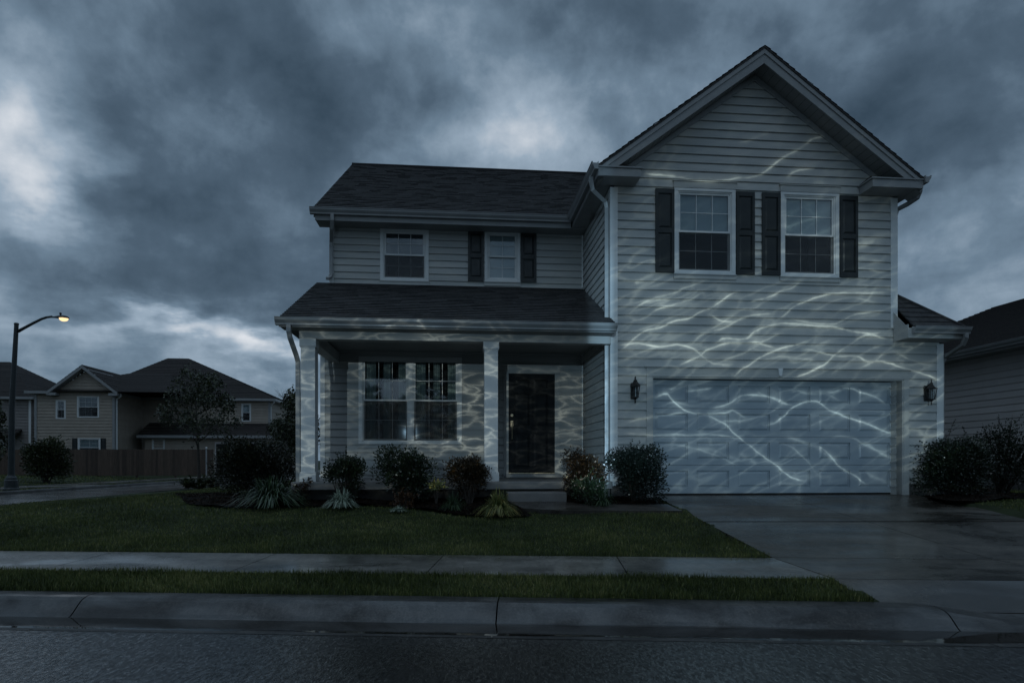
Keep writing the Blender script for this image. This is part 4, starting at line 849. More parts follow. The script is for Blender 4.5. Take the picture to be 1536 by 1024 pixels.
for x,lab in ((824,'dead grass tuft on the front path, the larger one'),(806,'dead grass tuft on the front path, the smaller one')):
    pass
# trees
def branch(s,tips,p,d,L,r,depth,spread=.6,bend=.15):
    n=4; pts=[p]; rr=[r]
    for i in range(n):
        d=(d+Vector((random.gauss(0,bend),random.gauss(0,bend),random.gauss(.03,bend*.6)))).normalized(); p=p+d*L/n; pts.append(p); rr.append(r*(1-.45*(i+1)/n))
    s.tube(pts,rr,6 if depth>1 else 5)
    if depth<=3: tips.extend(pts[2:])
    if depth==0: return
    for k in range(random.choice((2,3,3))):
        i=random.choice((2,3,4,4)); q=pts[i]; ax=Vector((random.gauss(0,1),random.gauss(0,1),random.gauss(.25,.5))).normalized()
        branch(s,tips,q,(d+ax*spread).normalized(),L*random.uniform(.62,.85),rr[i]*.72,depth-1,spread,bend)
def tree(name,label,cat,loc,h,trunk_h,r,lm,nleaf,leaf,depth=4,limbs=5,spread=.75,group=None,L0=.42,sig=.11,up=.75,rmax=None):
    t=thing(name,label,cat,loc,random.uniform(0,6),group); s=MB(); tips=[]
    top=Vector((random.uniform(-.05,.05)*h,random.uniform(-.05,.05)*h,h*.80)); n=7; pts=[Vector((0,0,-.1))]+[Vector((top.x*(i/n)**1.5,top.y*(i/n)**1.5,top.z*i/n)) for i in range(1,n+1)]
    s.tube(pts,[r*(1.25 if i==0 else 1-.85*i/n) for i in range(n+1)],9)
    for i in range(limbs):
        z=trunk_h+(h*.76-trunk_h)*i/max(1,limbs-1); a=i*2.4+random.uniform(-.4,.4); f=z/top.z; q=Vector((top.x*f**1.5,top.y*f**1.5,z)); d=Vector((math.cos(a),math.sin(a),random.uniform(.35,.9)*up*1.2)).normalized()
        branch(s,tips,q,d,h*L0*(1.0-.55*(z-trunk_h)/(h-trunk_h)),r*.5*(1-.5*f),depth-2,spread)
    tips.append(top); s.build('trunk',M['bark'],t,smooth=True)
    T=np.array([tuple(p) for p in tips]); k=RNG.integers(0,len(T),nleaf); P=T[k]+RNG.normal(0,sig*h*.5,(nleaf,3))*np.array([1,1,.8])
    if rmax:
        rr=np.hypot(P[:,0],P[:,1]); P=P[(rr<rmax*np.interp(P[:,2]/h,[0,.3,.55,.8,1.05],[.5,1,1,.66,.15]))&(P[:,2]<h)&(P[:,2]>trunk_h*.9)]
    n=len(P); D=unit(RNG.normal(size=(n,3)))+np.array([0,0,-.2]); V,Fc,tt=leaf_quads(P,D,leaf[0],leaf[1],np.clip(RNG.normal(.42,.22,n)+RNG.normal(0,.1,len(T))[k][:n],0,1)); np_mesh('crown',V,Fc,tt,lm,t,k=4)
    return t
def gp(x,Y): X=(x-CX)/F*Y; return (X,Y,float(gz(X,Y)))
tree('young_tree','slim young street tree with a loose crown growing from a small mulched ring','tree',gp(299,26.5),5.3,1.75,.075,Gt,7000,(.12,.038),depth=5,limbs=11,L0=.20,sig=.05,rmax=1.8)
shrub('groundcover_plant','low dark groundcover ringing the foot of the young tree','groundcover',302,738,26.0,2.2,.42,2600,Gt,(.12,.03),22,None,stem=.0,dense=.6)
shrub('shrub','big round dark bush in front of the wooden fence, beside the street lamp','shrub',70,711,31,2.25,2.45,6500,Gt,(.12,.035),30,None,stem=.0,dense=.38)
for x,Y,h,lab,ra in ((446,33,5.2,'pointed dark tree just left of the corner porch column',1.25),(424,45,4.6,'low bushy tree beyond the right end of the tan house',2.0),(-24,27,4.2,'dark tree cut by the left edge of the photo',1.15),(48,60,6.6,'dim bushy tree in the gap between the two far houses',2.3)):
    tree('background_tree',lab,'tree',gp(x,Y),h,h*.12,.11,Gt,6000,(.16,.05),depth=5,limbs=12,L0=.20,sig=.07,up=1.2,group='trees between and beyond the far houses',rmax=ra)
# unseen trees added behind the camera: windows and wet road mirror them, not low sky
n=9000; u_=RNG.uniform(-70,70,n); hh=9.5+2.5*np.sin(u_*.31)+1.8*np.sin(u_*.83+1); zz=hh*RNG.random(n)**.7; yy=-36+RNG.normal(0,1.6,n)-.03*np.abs(u_); P=np.stack([u_,yy,zz-.3],-1)
V,Fc,T=leaf_quads(P,RNG.normal(size=(n,3)),1.5,.42,np.clip(RNG.normal(.4,.2,n),0,1)); tag(np_mesh('added_woods',V,Fc,T,Gt,k=4),'unseen belt of dark trees added behind the camera to block low sky reflections','added_woods',kind='stuff')
# street lamp
lx,ly,_=gp(17,24.3); lz=-.56; K=24.3/F
lp=thing('street_lamp','tall dark street lamp with a curved arm and lit warm lens','street lamp',(lx,ly,lz))
b=MB(); b.lathe((0,0,0),[(.26,0),(.26,.10),(.23,.14),(.22,.42),(.19,.46),(.19,.52),(.15,.56),(.12,.62)],18); b.build('base',M['pole'],lp,smooth=False,bevel=.004)
zt=ZC+(690-486)*K-lz; b=MB(); b.tube([(0,0,.55),(.02,0,zt*.5),(.20,0,zt)],[.115,.10,.075],14); b.lathe((.20,0,zt),[(.085,-.02),(.085,.03),(.05,.05)],14); b.build('pole',M['pole'],lp)
ar=lambda x,y:Vector(((x-17)*K,0,ZC+(690-y)*K-lz))
b=MB(); b.tube([ar(27,497),ar(36,492),ar(50,484.5),ar(62,478.5),ar(70,475.8),ar(78,474.8)],[.06,.055,.05,.047,.045,.045],10); b.build('arm',M['pole'],lp,smooth=True)
c=ar(90,476); b=MB(); n=14
for i in range(n):                        # cobra head: a long shallow shell, built as stacked rings along the arm
    pass
prof=[(-.36,.045,.04),(-.20,.06,.05),(-.02,.12,.085),(.12,.16,.10),(.24,.15,.085),(.31,.09,.05),(.335,.01,.01)]
rings=[]
for dx,ry_,rz_ in prof: rings.append([(c.x+dx,c.y+ry_*math.cos(a),c.z+(rz_*math.sin(a) if math.sin(a)>0 else rz_*.35*math.sin(a))-(dx+.36)*.03) for a in [2*math.pi*j/16 for j in range(16)]])
for r0,r1 in zip(rings[:-1],rings[1:]):
    for j in range(16): b.face([r0[j],r0[(j+1)%16],r1[(j+1)%16],r1[j]])
b.face(rings[0][::-1]); b.face(rings[-1]); hd=b.build('lamp_head',M['pole'],lp,smooth=True)
b=MB(); n=16
rings=[[(c.x+.145+.165*k*math.cos(a),c.y+.135*k*math.sin(a),c.z-.03-dz) for a in [2*math.pi*j/n for j in range(n)]] for k,dz in ((1,0),(.94,.05),(.75,.09),(.4,.115),(.05,.125))]
for r0,r1 in zip(rings[:-1],rings[1:]):
    for j in range(n): b.face([r0[j],r0[(j+1)%n],r1[(j+1)%n],r1[j]])
b.build('lens',M['lamplens'],hd,smooth=True)
b=MB(); b.lathe((c.x+.02,0,c.z+.07),[(.03,0),(.03,.05),(.042,.06),(.042,.10),(.02,.12)],10); b.build('photocell',M['iron'],hd)
# wooden fence
FY=38.8; a=gp(-30,FY); e=gp(318,FY); L=e[0]-a[0]
fe=thing('wooden_fence','brown board privacy fence in front of the far houses','fence',(a[0],FY,-.34))
b=MB(); x=0
while x<L:
    w=random.uniform(.135,.15); t=random.uniform(0,1); h=1.66+random.uniform(-.012,.012); b.prism([(x,0,.03),(x+w,0,.03),(x+w,0,h-.03),(x+w-.03,0,h),(x+.03,0,h),(x,0,h-.03)],(0,.02,0),t); x+=w+.006
b.build('boards',M['fence'],fe); b=MB()
for z in (.3,.85,1.4): b.box(0,L,.021,.06,z,z+.09)
b.build('rail',M['fence'],fe)
for i in range(int(L/2.4)+1): MB().box(min(L-.1,i*2.4),min(L,i*2.4+.1),.061,.15,-.1,1.6).build('post',M['fence'],fe)
P=gp(309.5,37.5); M['trimdim']=M['gutter']; po=thing('marker_post','thin white post standing in front of the fence end','post',P); MB().tube([(0,0,-.1),(0,0,1.92)],.04,12).build('shaft',M['gutter'],po); MB().lathe((0,0,1.92),[(.062,0),(.062,.04),(.02,.07)],12).build('cap',M['trim'],po)
# ------------------------------------------------------------------ neighbouring houses
def hip(mb,u0,u1,v0,v1,z,ra,rb,zr_,th=.16,course=.3):
    """hip roof over the rectangle, ridge from ra to rb (u,v)"""
    A,B,C_,D=(u0,v0,z),(u1,v0,z),(u1,v1,z),(u0,v1,z); R0=(*ra,zr_); R1=(*rb,zr_)
    fs=((A,B,R1,R0),(B,C_,R1),(C_,D,R0,R1),(D,A,R0)) if abs(rb[0]-ra[0])>=abs(rb[1]-ra[1]) else ((A,B,R0),(B,C_,R1,R0),(C_,D,R1),(D,A,R0,R1))
    for P in fs:
        # split each slope into courses so the shingle rows read
        e0,e1=Vector(P[0]),Vector(P[1]); t0,t1=Vector(P[-1]),Vector(P[2]) 
        n=max(4,int((t0-e0).length/course))
        for i in range(n):
            a,b=i/n,(i+1)/n; o=Vector((0,0,.02))
            mb.face([e0.lerp(t0,a)+o,e1.lerp(t1,a)+o,e1.lerp(t1,b),e0.lerp(t0,b)],random.random())
            mb.face([e0.lerp(t0,a),e1.lerp(t1,a),e1.lerp(t1,a)+o,e0.lerp(t0,a)+o],.2)
def eave_band(name,parent,u0,u1,v0,v1,z,m,over=.0):
    b=MB()
    b.box(u0,u1,v0-.03,v0,z-.17,z+.01); b.box(u0,u1,v1,v1+.03,z-.17,z+.01); b.box(u0-.03,u0,v0,v1,z-.17,z+.01); b.box(u1,u1+.03,v0,v1,z-.17,z+.01); b.box(u0+.002,u1-.002,v0+.002,v1-.002,z-.165,z-.13)
    return b.build(name,m,parent)
class Frame:
    def __init__(s,x,y,z,rz): s.o=(x,y,z); s.c,s.s=math.cos(rz),math.sin(rz); s.rz=rz
    def px(s,x,y,v=0.0):                  # photo pixel -> (u, z) on the local plane v
        a=(x-CX)/F; dv=v-( s.s*s.o[0]-s.c*s.o[1]); t=(dv)/(-s.s*a+s.c); X,Y=a*t,t
        return (X-s.o[0])*s.c+(Y-s.o[1])*s.s, ZC+(HY-y)/F*Y-s.o[2]
def nwin(fr,parent,x0,x1,y0,y1,v=0.0,cols=2,rows=2,blind=None,sh=False):
    u0,z1=fr.px(x0,y0,v); u1,_=fr.px(x1,y0,v); _,z0=fr.px((x0+x1)/2,y1,v)
    w=win_unit(parent,u0,u1,z0,z1,v=v,cols=cols,rows=rows,blind=blind,header=False,cas=.09)
    if sh:
        for a,b in ((u0-.45,u0-.11),(u1+.11,u1+.45)): shutter(parent,a,b,z0-.05,z1+.05,v)
# tan house, left of centre
fr=Frame(-27.9,44.0,-.32,math.radians(6)); nh=thing('neighbour_house','tan two-storey house with a front gable and hipped roof behind the wooden fence','house',(fr.o),fr.rz)
EZ_=5.72; NS_=M['nsiding']
def hole_px(x0,x1,y0,y1,v=0.0):
    u0,z1=fr.px(x0,y0,v); u1,_=fr.px(x1,y0,v); _,z0=fr.px((x0+x1)/2,y1,v); return (u0-.05,u1+.05,z0-.03,z1+.03)
uL=fr.px(53,600)[0]; uG=fr.px(129,551)[0]; zG=fr.px(129,551)[1]; gh=-.0-uG
W1=[(86,97,601,627),(118,147,595,625),(119,149,658,684)]
mb=MB(); siding(mb,(0,0,0),XV,FN,0,EZ_-.1,cstz(uL),cstz(0),[hole_px(*w) for w in W1],course=.22,lip=.03)
gs=(zG-.2-EZ_)/(gh+.15); siding(mb,(0,0,0),XV,FN,EZ_-.1,zG-.25,lambda z:uG-max(0,(zG-.25-z)/gs),lambda z:min(0,uG+max(0,(zG-.25-z)/gs)),course=.22,lip=.03); mb.build('wall',NS_,nh)
mb=MB(); siding(mb,(0,4,0),(0,-1,0),(1,0,0),0,EZ_-.1,cstz(0),cstz(4),course=.22,lip=.03); mb.build('wall',NS_,nh)
vW=4.0; uR=fr.px(405,610,vW)[0]
W2=[(364,375,606,631)]; mb=MB(); siding(mb,(0,vW,0),XV,FN,0,EZ_-.1,cstz(0),cstz(uR),[hole_px(*w,vW) for w in W2],course=.22,lip=.03); siding(mb,(uR,vW,0),(0,1,0),(1,0,0),0,EZ_-.1,cstz(0),cstz(8.5),course=.3); siding(mb,(uL,0,0),(0,1,0),(-1,0,0),0,EZ_-.1,cstz(0),cstz(12),course=.3); mb.build('wall',NS_,nh)
nwin(fr,nh,86,97,601,627,cols=2); nwin(fr,nh,118,147,595,625,cols=3,blind=('half','blindgrey')); nwin(fr,nh,119,149,658,684,cols=2,blind=('full','blind'),sh=True); nwin(fr,nh,364,375,606,631,vW,cols=1,blind=('half','blind'))
b=MB(); b.box(-.13,.03,-.06,.0,.2,EZ_-.15); b.box(.0,.06,.0,.12,.2,EZ_-.15); b.box(uL-.04,uL+.12,-.06,0,.2,EZ_-.15); b.box(uR-.12,uR+.04,vW-.06,vW,.2,EZ_-.15); b.build('corner_board',M['gutter'],nh)
mb=MB(); hip(mb,uL-.45,4.0,-.42,12.4,EZ_,(-1.6,5.4),(1.5,5.4),fr.px(200,559,5.0)[1]); 
r0=fr.px(252,537,8.0); r1=fr.px(283,537,8.0); hip(mb,-4.8,uR+.5,vW-.45,12.5,EZ_+.01,(r0[0],8.0),(r1[0],8.0),r0[1])
for sg in (-1,1): 
    a=(uG+sg*(gh+.42)); zz=EZ_-.02
    n=10
    for i in range(n):
        f0,f1=i/n,(i+1)/n; U=lambda f:a+(uG-a)*f; Z=lambda f:zz+(zG+.12-zz)*f
        mb.face([(U(f0),-.5,Z(f0)+.03),(U(f0),6.5,Z(f0)+.03),(U(f1),6.5,Z(f1)+.01),(U(f1),-.5,Z(f1)+.01)],random.random())
mb.build('roof',M['nroof'],nh)
b=MB()
for sg in (-1,1):
    a=(uG+sg*(gh+.42)); zz=EZ_-.02; b.prism([(uG,-.52,zG+.10),(a,-.52,zz-.02),(a,-.52,zz-.24),(uG,-.52,zG-.14)],(0,.06,0)); b.prism([(uG,-.44,zG-.13),(a,-.44,zz-.22),(a,-.44,zz-.25),(uG,-.44,zG-.16)],(0,.43,0)); q=a-sg*.6; b.box(min(a,q),max(a,q),-.5,-.04,zz-.26,zz-.08)
b.build('rake_board',M['gutter'],nh)
eave_band('gutter',nh,uL-.45,uG-gh-.3,-.42,12.4,EZ_,M['gutter']); eave_band('gutter',nh,.05,uR+.5,vW-.45,12.5,EZ_,M['gutter'])
b=MB(); b.box(.03,.15,.1,vW-.5,EZ_-.15,EZ_+.01); b.build('gutter',M['gutter'],nh)
b=MB(); b.tube([(.5,-.2,EZ_-.15),(.45,-.1,EZ_-.3),(.1,.1,EZ_-.45),(.1,.1,0)],.05,6); b.tube([(uR+.4,vW-.4,EZ_-.16),(uR+.4,vW-.3,EZ_-.3),(uR+.06,vW+.06,EZ_-.5),(uR+.06,vW+.06,2.9)],.05,6); b.build('downspout',M['trim'],nh)
zl=fr.px(300,653,2.0)[1]; zh=zl+1.05; u0=fr.px(206,652,2.1)[0]; u1=fr.px(430,657,2.1)[0]
mb=MB(); n=8; m=.9
for i in range(n):
    f0,f1=i/n,(i+1)/n; v0,v1=2.0+2.0*f0,2.0+2.0*f1; z0,z1=zl+(zh-zl)*f0,zl+(zh-zl)*f1
    mb.face([(u0,v0,z0+.03),(u1-1.9*f0,v0,z0+.03),(u1-1.9*f1,v1,z1),(u0,v1,z1)],random.random())
mb.face([(u1,2.0,zl),(u1,8,zl),(u1-1.9,4,zh)],.4); mb.build('roof',M['nroof'],nh)
b=MB(); b.box(u0,u1,1.96,2.0,zl-.18,zl+.02); b.box(u0,u1-.3,2.02,3.98,zl-.17,zl-.14); b.build('gutter',M['gutter'],nh)
mb=MB(); siding(mb,(0,2.6,0),XV,FN,0,zl-.15,cstz(u0+.3),cstz(u1-.55),course=.22,lip=.03); siding(mb,(u1-.55,2.6,0),(0,1,0),(1,0,0),0,zl-.15,cstz(0),cstz(5),course=.3); mb.build('wall',NS_,nh)
g0=fr.px(325,664,2.6)[0]; g1=fr.px(392,664,2.6)[0]; b=MB(); b.box(g0-.1,g1+.1,2.50,2.6,0,zl-.45)
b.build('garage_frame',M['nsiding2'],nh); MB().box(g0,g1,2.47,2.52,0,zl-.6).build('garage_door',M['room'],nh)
for x0,x1 in ((187,199),(231,242)):
    pass
u_,z_=fr.px(230,659,2.6); win_unit(nh,u_,u_+.75,z_-1.3,z_,v=2.6-.02,cols=1,rows=1,header=False,cas=.08,casing=True)
# far left house
f2=Frame(-35.7,46.5,-.32,math.radians(4)); n2=thing('neighbour_house','grey two-storey house cut by the left edge of the photo','house',f2.o,f2.rz)
mb=MB(); siding(mb,(0,0,0),XV,FN,0,5.55,cstz(-11),cstz(0),course=.22,lip=.03); siding(mb,(0,0,0),(0,1,0),(1,0,0),0,5.55,cstz(0),cstz(9),course=.22,lip=.03); mb.build('wall',M['nsiding3'],n2)
mb=MB(); hip(mb,-11.4,.42,-.42,9.4,5.62,(-6.6,4.5),(-4.6,4.5),8.9); mb.build('roof',M['nroof'],n2); eave_band('gutter',n2,-11.4,.42,-.42,9.4,5.62,M['gutter'])
b=MB(); b.box(-.13,.03,-.05,0,0,5.45); b.build('corner_board',M['trim'],n2)
u_,z_=f2.px(-6,660,0); u2_,_=f2.px(5,660,0); win_unit(n2,u_,u2_,z_-1.2,z_,v=-.02,cols=2,rows=1,header=False,cas=.09)
b=MB(); z_=f2.px(0,652,-.9)[1]; b.prism([(-11,-.95,z_),(-.6,-.95,z_),(-.6,-.04,z_+.45),(-11,-.04,z_+.45)],(0,0,-.12)); b.build('porch_roof',M['nroof'],n2)
# right-hand house: its long side wall faces us at a slant
n3=thing('neighbour_house','grey single-storey house at the right edge of the photo, seen along its side wall','house',H(10.4,0,0),TH)
V0,V1,EZ3=-2.0,11.2,3.42
mb=MB(); siding(mb,(0,V1,0),(0,-1,0),(-1,0,0),.60,EZ3-.1,cstz(0),cstz(V1-V0),course=.165,lip=.016); siding(mb,(0,V0,0),XV,FN,.6,EZ3-.1,cstz(0),cstz(8.0),course=.165); siding(mb,(0,V1,0),XV,(0,1,0),.6,EZ3-.1,cstz(0),cstz(8.0),course=.165); mb.build('wall',M['nsiding2'],n3)
MB().box(.02,7.9,V0+.02,V1-.02,-.5,.605).build('foundation',M['found'],n3)
mb=MB(); hip(mb,-.45,8.1,V0-.45,V1+.45,EZ3,(3.8,V0+4.4),(3.8,V1-3.9),5.5,course=.15); mb.build('roof',M['nroof'],n3)
g=MB(); gutter(g,(-.452,V0-.45,EZ3-.14),(-.452,V1+.45,EZ3-.14),(-1,0,0)); g.build('gutter',M['gutter'],n3)
b=MB(); b.box(-.45,-.43,V0-.45,V1+.45,EZ3-.2,EZ3-.01); b.build('fascia',M['gutter'],n3); b=MB(); b.box(-.429,-.02,V0-.4,V1+.4,EZ3-.195,EZ3-.18); b.build('soffit',M['soffit'],n3)
# ------------------------------------------------------------------ sky
w=bpy.data.worlds.new('World'); SC.world=w; w.use_nodes=True; nt=w.node_tree; L=nt.links.new; bg=nt.nodes['Background']
SUN_EL,SUN_AZ=math.radians(58),math.radians(205)
sky=N(nt,'ShaderNodeTexSky',sky_type='NISHITA',sun_disc=False,sun_elevation=SUN_EL,sun_rotation=SUN_AZ)
tc=N(nt,'ShaderNodeTexCoord'); sx=N(nt,'ShaderNodeSeparateXYZ'); L(tc.outputs['Generated'],sx.inputs[0]); dx,dy,dzz=sx.outputs
mn=lambda op,a,b=None,clamp=False: math_node(nt,op,a,b,clamp)
zz=mn('ADD',mn('MAXIMUM',dzz,0.0),.22); pxn=mn('DIVIDE',dx,zz); pyn=mn('DIVIDE',dy,zz)
cb=N(nt,'ShaderNodeCombineXYZ'); L(pxn,cb.inputs[0]); L(pyn,cb.inputs[1])
def cn(scale,detail,dist=0.0,rough=.55,off=0.0):
    mp=N(nt,'ShaderNodeMapping'); mp.inputs['Location'].default_value=(off,off*.7,off*.3); L(cb.outputs[0],mp.inputs[0])
    n=N(nt,'ShaderNodeTexNoise',i_Scale=scale,i_Detail=detail,i_Roughness=rough,i_Distortion=dist); L(mp.outputs[0],n.inputs['Vector']); return n.outputs[0]
n1=cn(1.5,8,.35,.56,3.1); n2=cn(4.5,8,.5,.58,7.7); wx=cn(2.2,5,0,.55,11.0); wy=cn(2.2,5,0,.55,17.0)
az=mn('ADD',mn('ARCTAN2',dx,dy),mn('MULTIPLY',mn('SUBTRACT',wx,.5),.34)); el=mn('ADD',mn('ARCSINE',dzz),mn('MULTIPLY',mn('SUBTRACT',wy,.5),.20))
def blob(px,py,rx,ry,ang,amp):
    v=Vector(((px-CX)/F,1,(HY-py)/F)).normalized(); a0=math.atan2(v.x,v.y); e0=math.asin(v.z); c,s=math.cos(math.radians(ang)),math.sin(math.radians(ang))
    da=mn('SUBTRACT',az,a0); de=mn('SUBTRACT',el,e0); rx,ry=rx/F,ry/F
    A=mn('ADD',mn('MULTIPLY',da,c/rx),mn('MULTIPLY',de,s/rx)); B=mn('ADD',mn('MULTIPLY',da,-s/ry),mn('MULTIPLY',de,c/ry))
    r=mn('ADD',mn('MULTIPLY',A,A),mn('MULTIPLY',B,B)); return mn('MULTIPLY',mn('EXPONENT',mn('MULTIPLY',r,-1.0)),amp)
tot=None
for b_ in BLOBS:
    o=blob(*b_[:5],b_[5]*1.22); tot=o if tot is None else mn('ADD',tot,o)
n3=N(nt,'ShaderNodeTexNoise',i_Scale=3.6,i_Detail=8.0,i_Roughness=.56,i_Distortion=.2); L(tc.outputs['Generated'],n3.inputs['Vector']); n3=n3.outputs[0]
n4=N(nt,'ShaderNodeTexNoise',i_Scale=9.5,i_Detail=7.0,i_Roughness=.56,i_Distortion=.15); L(tc.outputs['Generated'],n4.inputs['Vector']); n4=n4.outputs[0]
lev=mn('ADD',tot,mn('ADD',mn('MULTIPLY',mn('SUBTRACT',n1,.5),.34),mn('MULTIPLY',mn('SUBTRACT',n2,.5),.26)))
n5=N(nt,'ShaderNodeTexNoise',i_Scale=25.0,i_Detail=6.0,i_Roughness=.6,i_Distortion=.1); L(tc.outputs['Generated'],n5.inputs['Vector'])
lev=mn('ADD',lev,mn('MULTIPLY',mn('SUBTRACT',n5.outputs[0],.5),.12))
lev=mn('ADD',lev,mn('ADD',mn('MULTIPLY',mn('SUBTRACT',n3,.5),.85),mn('MULTIPLY',mn('SUBTRACT',n4,.5),.58)))
lev=mn('ADD',lev,SKYBASE,True)
cr=ramp(nt,[(0,(.020,.036,.054)),(.28,(.050,.078,.110)),(.48,(.100,.146,.196)),(.70,(.215,.275,.340)),(1,(.52,.54,.57))]); L(lev,cr.inputs[0])
mx=N(nt,'ShaderNodeMix',data_type='RGBA'); mx.inputs[0].default_value=.05
sc_=N(nt,'ShaderNodeMix',data_type='RGBA',blend_type='MULTIPLY'); sc_.inputs[0].default_value=1; sc_.inputs[7].default_value=(10,10,10,1); L(cr.outputs[0],sc_.inputs[6])
nsk=N(nt,'ShaderNodeMix',data_type='RGBA',blend_type='MULTIPLY'); nsk.inputs[0].default_value=1; nsk.inputs[7].default_value=(.35,.35,.35,1); L(sky.outputs[0],nsk.inputs[6])
L(sc_.outputs[2],mx.inputs[6]); L(nsk.outputs[2],mx.inputs[7])
def smo(x,a,b):
    n=N(nt,'ShaderNodeMapRange',interpolation_type='SMOOTHSTEP'); n.inputs[1].default_value=a; n.inputs[2].default_value=b; L(x,n.inputs[0]); return n.outputs[0]
# an overcast sky is brightest overhead, and the western half behind the camera still holds more light
gain=mn('MULTIPLY',mn('ADD',mn('MULTIPLY',smo(dzz,.58,.95),ZENITH),1.0),mn('ADD',mn('MULTIPLY',smo(dy,.25,-.6),WEST),1.0))
fin=nt.nodes.new('ShaderNodeVectorMath'); fin.operation='SCALE'; L(mx.outputs[2],fin.inputs[0]); L(gain,fin.inputs['Scale'])
L(fin.outputs[0],bg.inputs[0]); bg.inputs[1].default_value=.10*SKYGAIN
w.cycles.sampling_method='MANUAL'; w.cycles.sample_map_resolution=512
# ------------------------------------------------------------------ lights
sd=bpy.data.lights.new('Sun','SUN'); sd.energy=SUNE; sd.angle=math.radians(25); sd.color=(.85,.92,1.0)
so=bpy.data.objects.new('Sun',sd); COL.objects.link(so)
sdir=Vector((math.sin(SUN_AZ)*math.cos(SUN_EL),math.cos(SUN_AZ)*math.cos(SUN_EL),math.sin(SUN_EL))); so.rotation_euler=sdir.to_track_quat('Z','Y').to_euler()
# added spot lamp for an unseen source of ripple light; its beam carries the pattern
LP=Vector((-1.75,-20,2.7)); TG=H(.6,0,3.3)
ld=bpy.data.lights.new('ripple_spot','SPOT'); ld.energy=SPOTE; ld.spot_size=math.radians(40); ld.spot_blend=.25; ld.shadow_soft_size=.012
lo=bpy.data.objects.new('ripple_spot',ld); COL.objects.link(lo); lo.location=LP; qt=(TG-LP).to_track_quat('-Z','Y'); lo.rotation_mode='QUATERNION'; lo.rotation_quaternion=qt
Mi=qt.to_matrix().transposed()
def beam(P): l=Mi@(P-LP); return l.x/-l.z, l.y/-l.z
BX0,BX1,BY0,BY1=-.30,.30,-.20,.24
def nb(P): x,y=beam(P); return (x-BX0)/(BX1-BX0),(y-BY0)/(BY1-BY0)
ld.use_nodes=True; nt=ld.node_tree; L=nt.links.new; em=nt.nodes['Emission']
tc=N(nt,'ShaderNodeTexCoord'); sx=N(nt,'ShaderNodeSeparateXYZ'); L(tc.outputs['Normal'],sx.inputs[0])
mn=lambda op,a,b=None,clamp=False: math_node(nt,op,a,b,clamp)
zn=mn('ABSOLUTE',sx.outputs[2]); SG=SPOTSIGN
tx=mn('MULTIPLY',mn('DIVIDE',sx.outputs[0],zn),SG); ty=mn('MULTIPLY',mn('DIVIDE',sx.outputs[1],zn),SG)
ux=mn('DIVIDE',mn('SUBTRACT',tx,BX0),BX1-BX0); uy=mn('DIVIDE',mn('SUBTRACT',ty,BY0),BY1-BY0)
cb=N(nt,'ShaderNodeCombineXYZ'); L(ux,cb.inputs[0]); L(uy,cb.inputs[1])
wn=N(nt,'ShaderNodeTexNoise',i_Scale=26.0,i_Detail=3.0); L(cb.outputs[0],wn.inputs['Vector'])
wn2=N(nt,'ShaderNodeTexNoise',i_Scale=11.0,i_Detail=4.0); L(cb.outputs[0],wn2.inputs['Vector'])
uyw=mn('ADD',uy,mn('MULTIPLY',mn('SUBTRACT',wn.outputs[0],.5),.012))
def fcurve(inp,pts):
    n=nt.nodes.new('ShaderNodeFloatCurve'); c=n.mapping.curves[0]; pts=sorted(pts); out=[]
    for p in pts:
        if out and p[0]-out[-1][0]<.0008: continue
        out.append(p)
    c.points[0].location=out[0]; c.points[1].location=out[-1]
    for p in out[1:-1]: c.points.new(*p)
    for p in c.points: p.handle_type='AUTO_CLAMPED'
    n.mapping.use_clip=False; n.mapping.update(); L(inp,n.inputs['Value']); return n.outputs[0]
chains=[]
for pts,wid,inten in sorted([( [nb(wall_pt(x,y,.17 if (975<x<1345 and y>572) else 0)) for x,y in c],wd,it) for c,wd,it in CAUST],key=lambda c:c[0][0][0]):
    for ch in chains:
        if ch[-1][0][-1][0]+.006<pts[0][0] and abs(ch[-1][1]-wid)<1e-6: ch.append((pts,wid,inten)); break
    else: chains.append([(pts,wid,inten)])
tot=None
for ch in chains:
    P=[];I=[(0,0)]
    for pts,wid,it in ch:
        P+=pts; n=len(pts); x0,x1=pts[0][0],pts[-1][0]; e=min(.012,(x1-x0)*.3)
        I+=[(x0-.0015,0),(x0+e,it),(x1-e,it),(x1+.0015,0)]
    I+=[(1,0)]; P=[(0,P[0][1])]+P+[(1,P[-1][1])]
    g=fcurve(ux,P); it=fcurve(ux,I); d=mn('ABSOLUTE',mn('SUBTRACT',uyw,g)); q=mn('DIVIDE',d,ch[0][1])
    o=mn('MULTIPLY',it,mn('ADD',mn('MULTIPLY',mn('EXPONENT',mn('MULTIPLY',mn('MULTIPLY',q,q),-1.0)),.75),mn('DIVIDE',.25,mn('ADD',mn('MULTIPLY',mn('MULTIPLY',q,q),.10),1.0))))
    tot=o if tot is None else mn('ADD',tot,o)
mpl=N(nt,'ShaderNodeMapping'); mpl.inputs['Scale'].default_value=(44,30,1); L(cb.outputs[0],mpl.inputs[0]); wl=N(nt,'ShaderNodeTexNoise',i_Scale=1.0,i_Detail=4.0,i_Roughness=.6); L(mpl.outputs[0],wl.inputs['Vector'])
brk=N(nt,'ShaderNodeMapRange'); brk.inputs[1].default_value=.36; brk.inputs[2].default_value=.62; brk.inputs[3].default_value=.22; brk.inputs[4].default_value=1.25; L(wl.outputs[0],brk.inputs[0])
lines=mn('MULTIPLY',mn('MULTIPLY',tot,brk.outputs[0]),mn('ADD',mn('MULTIPLY',wn2.outputs[0],1.2),.4))
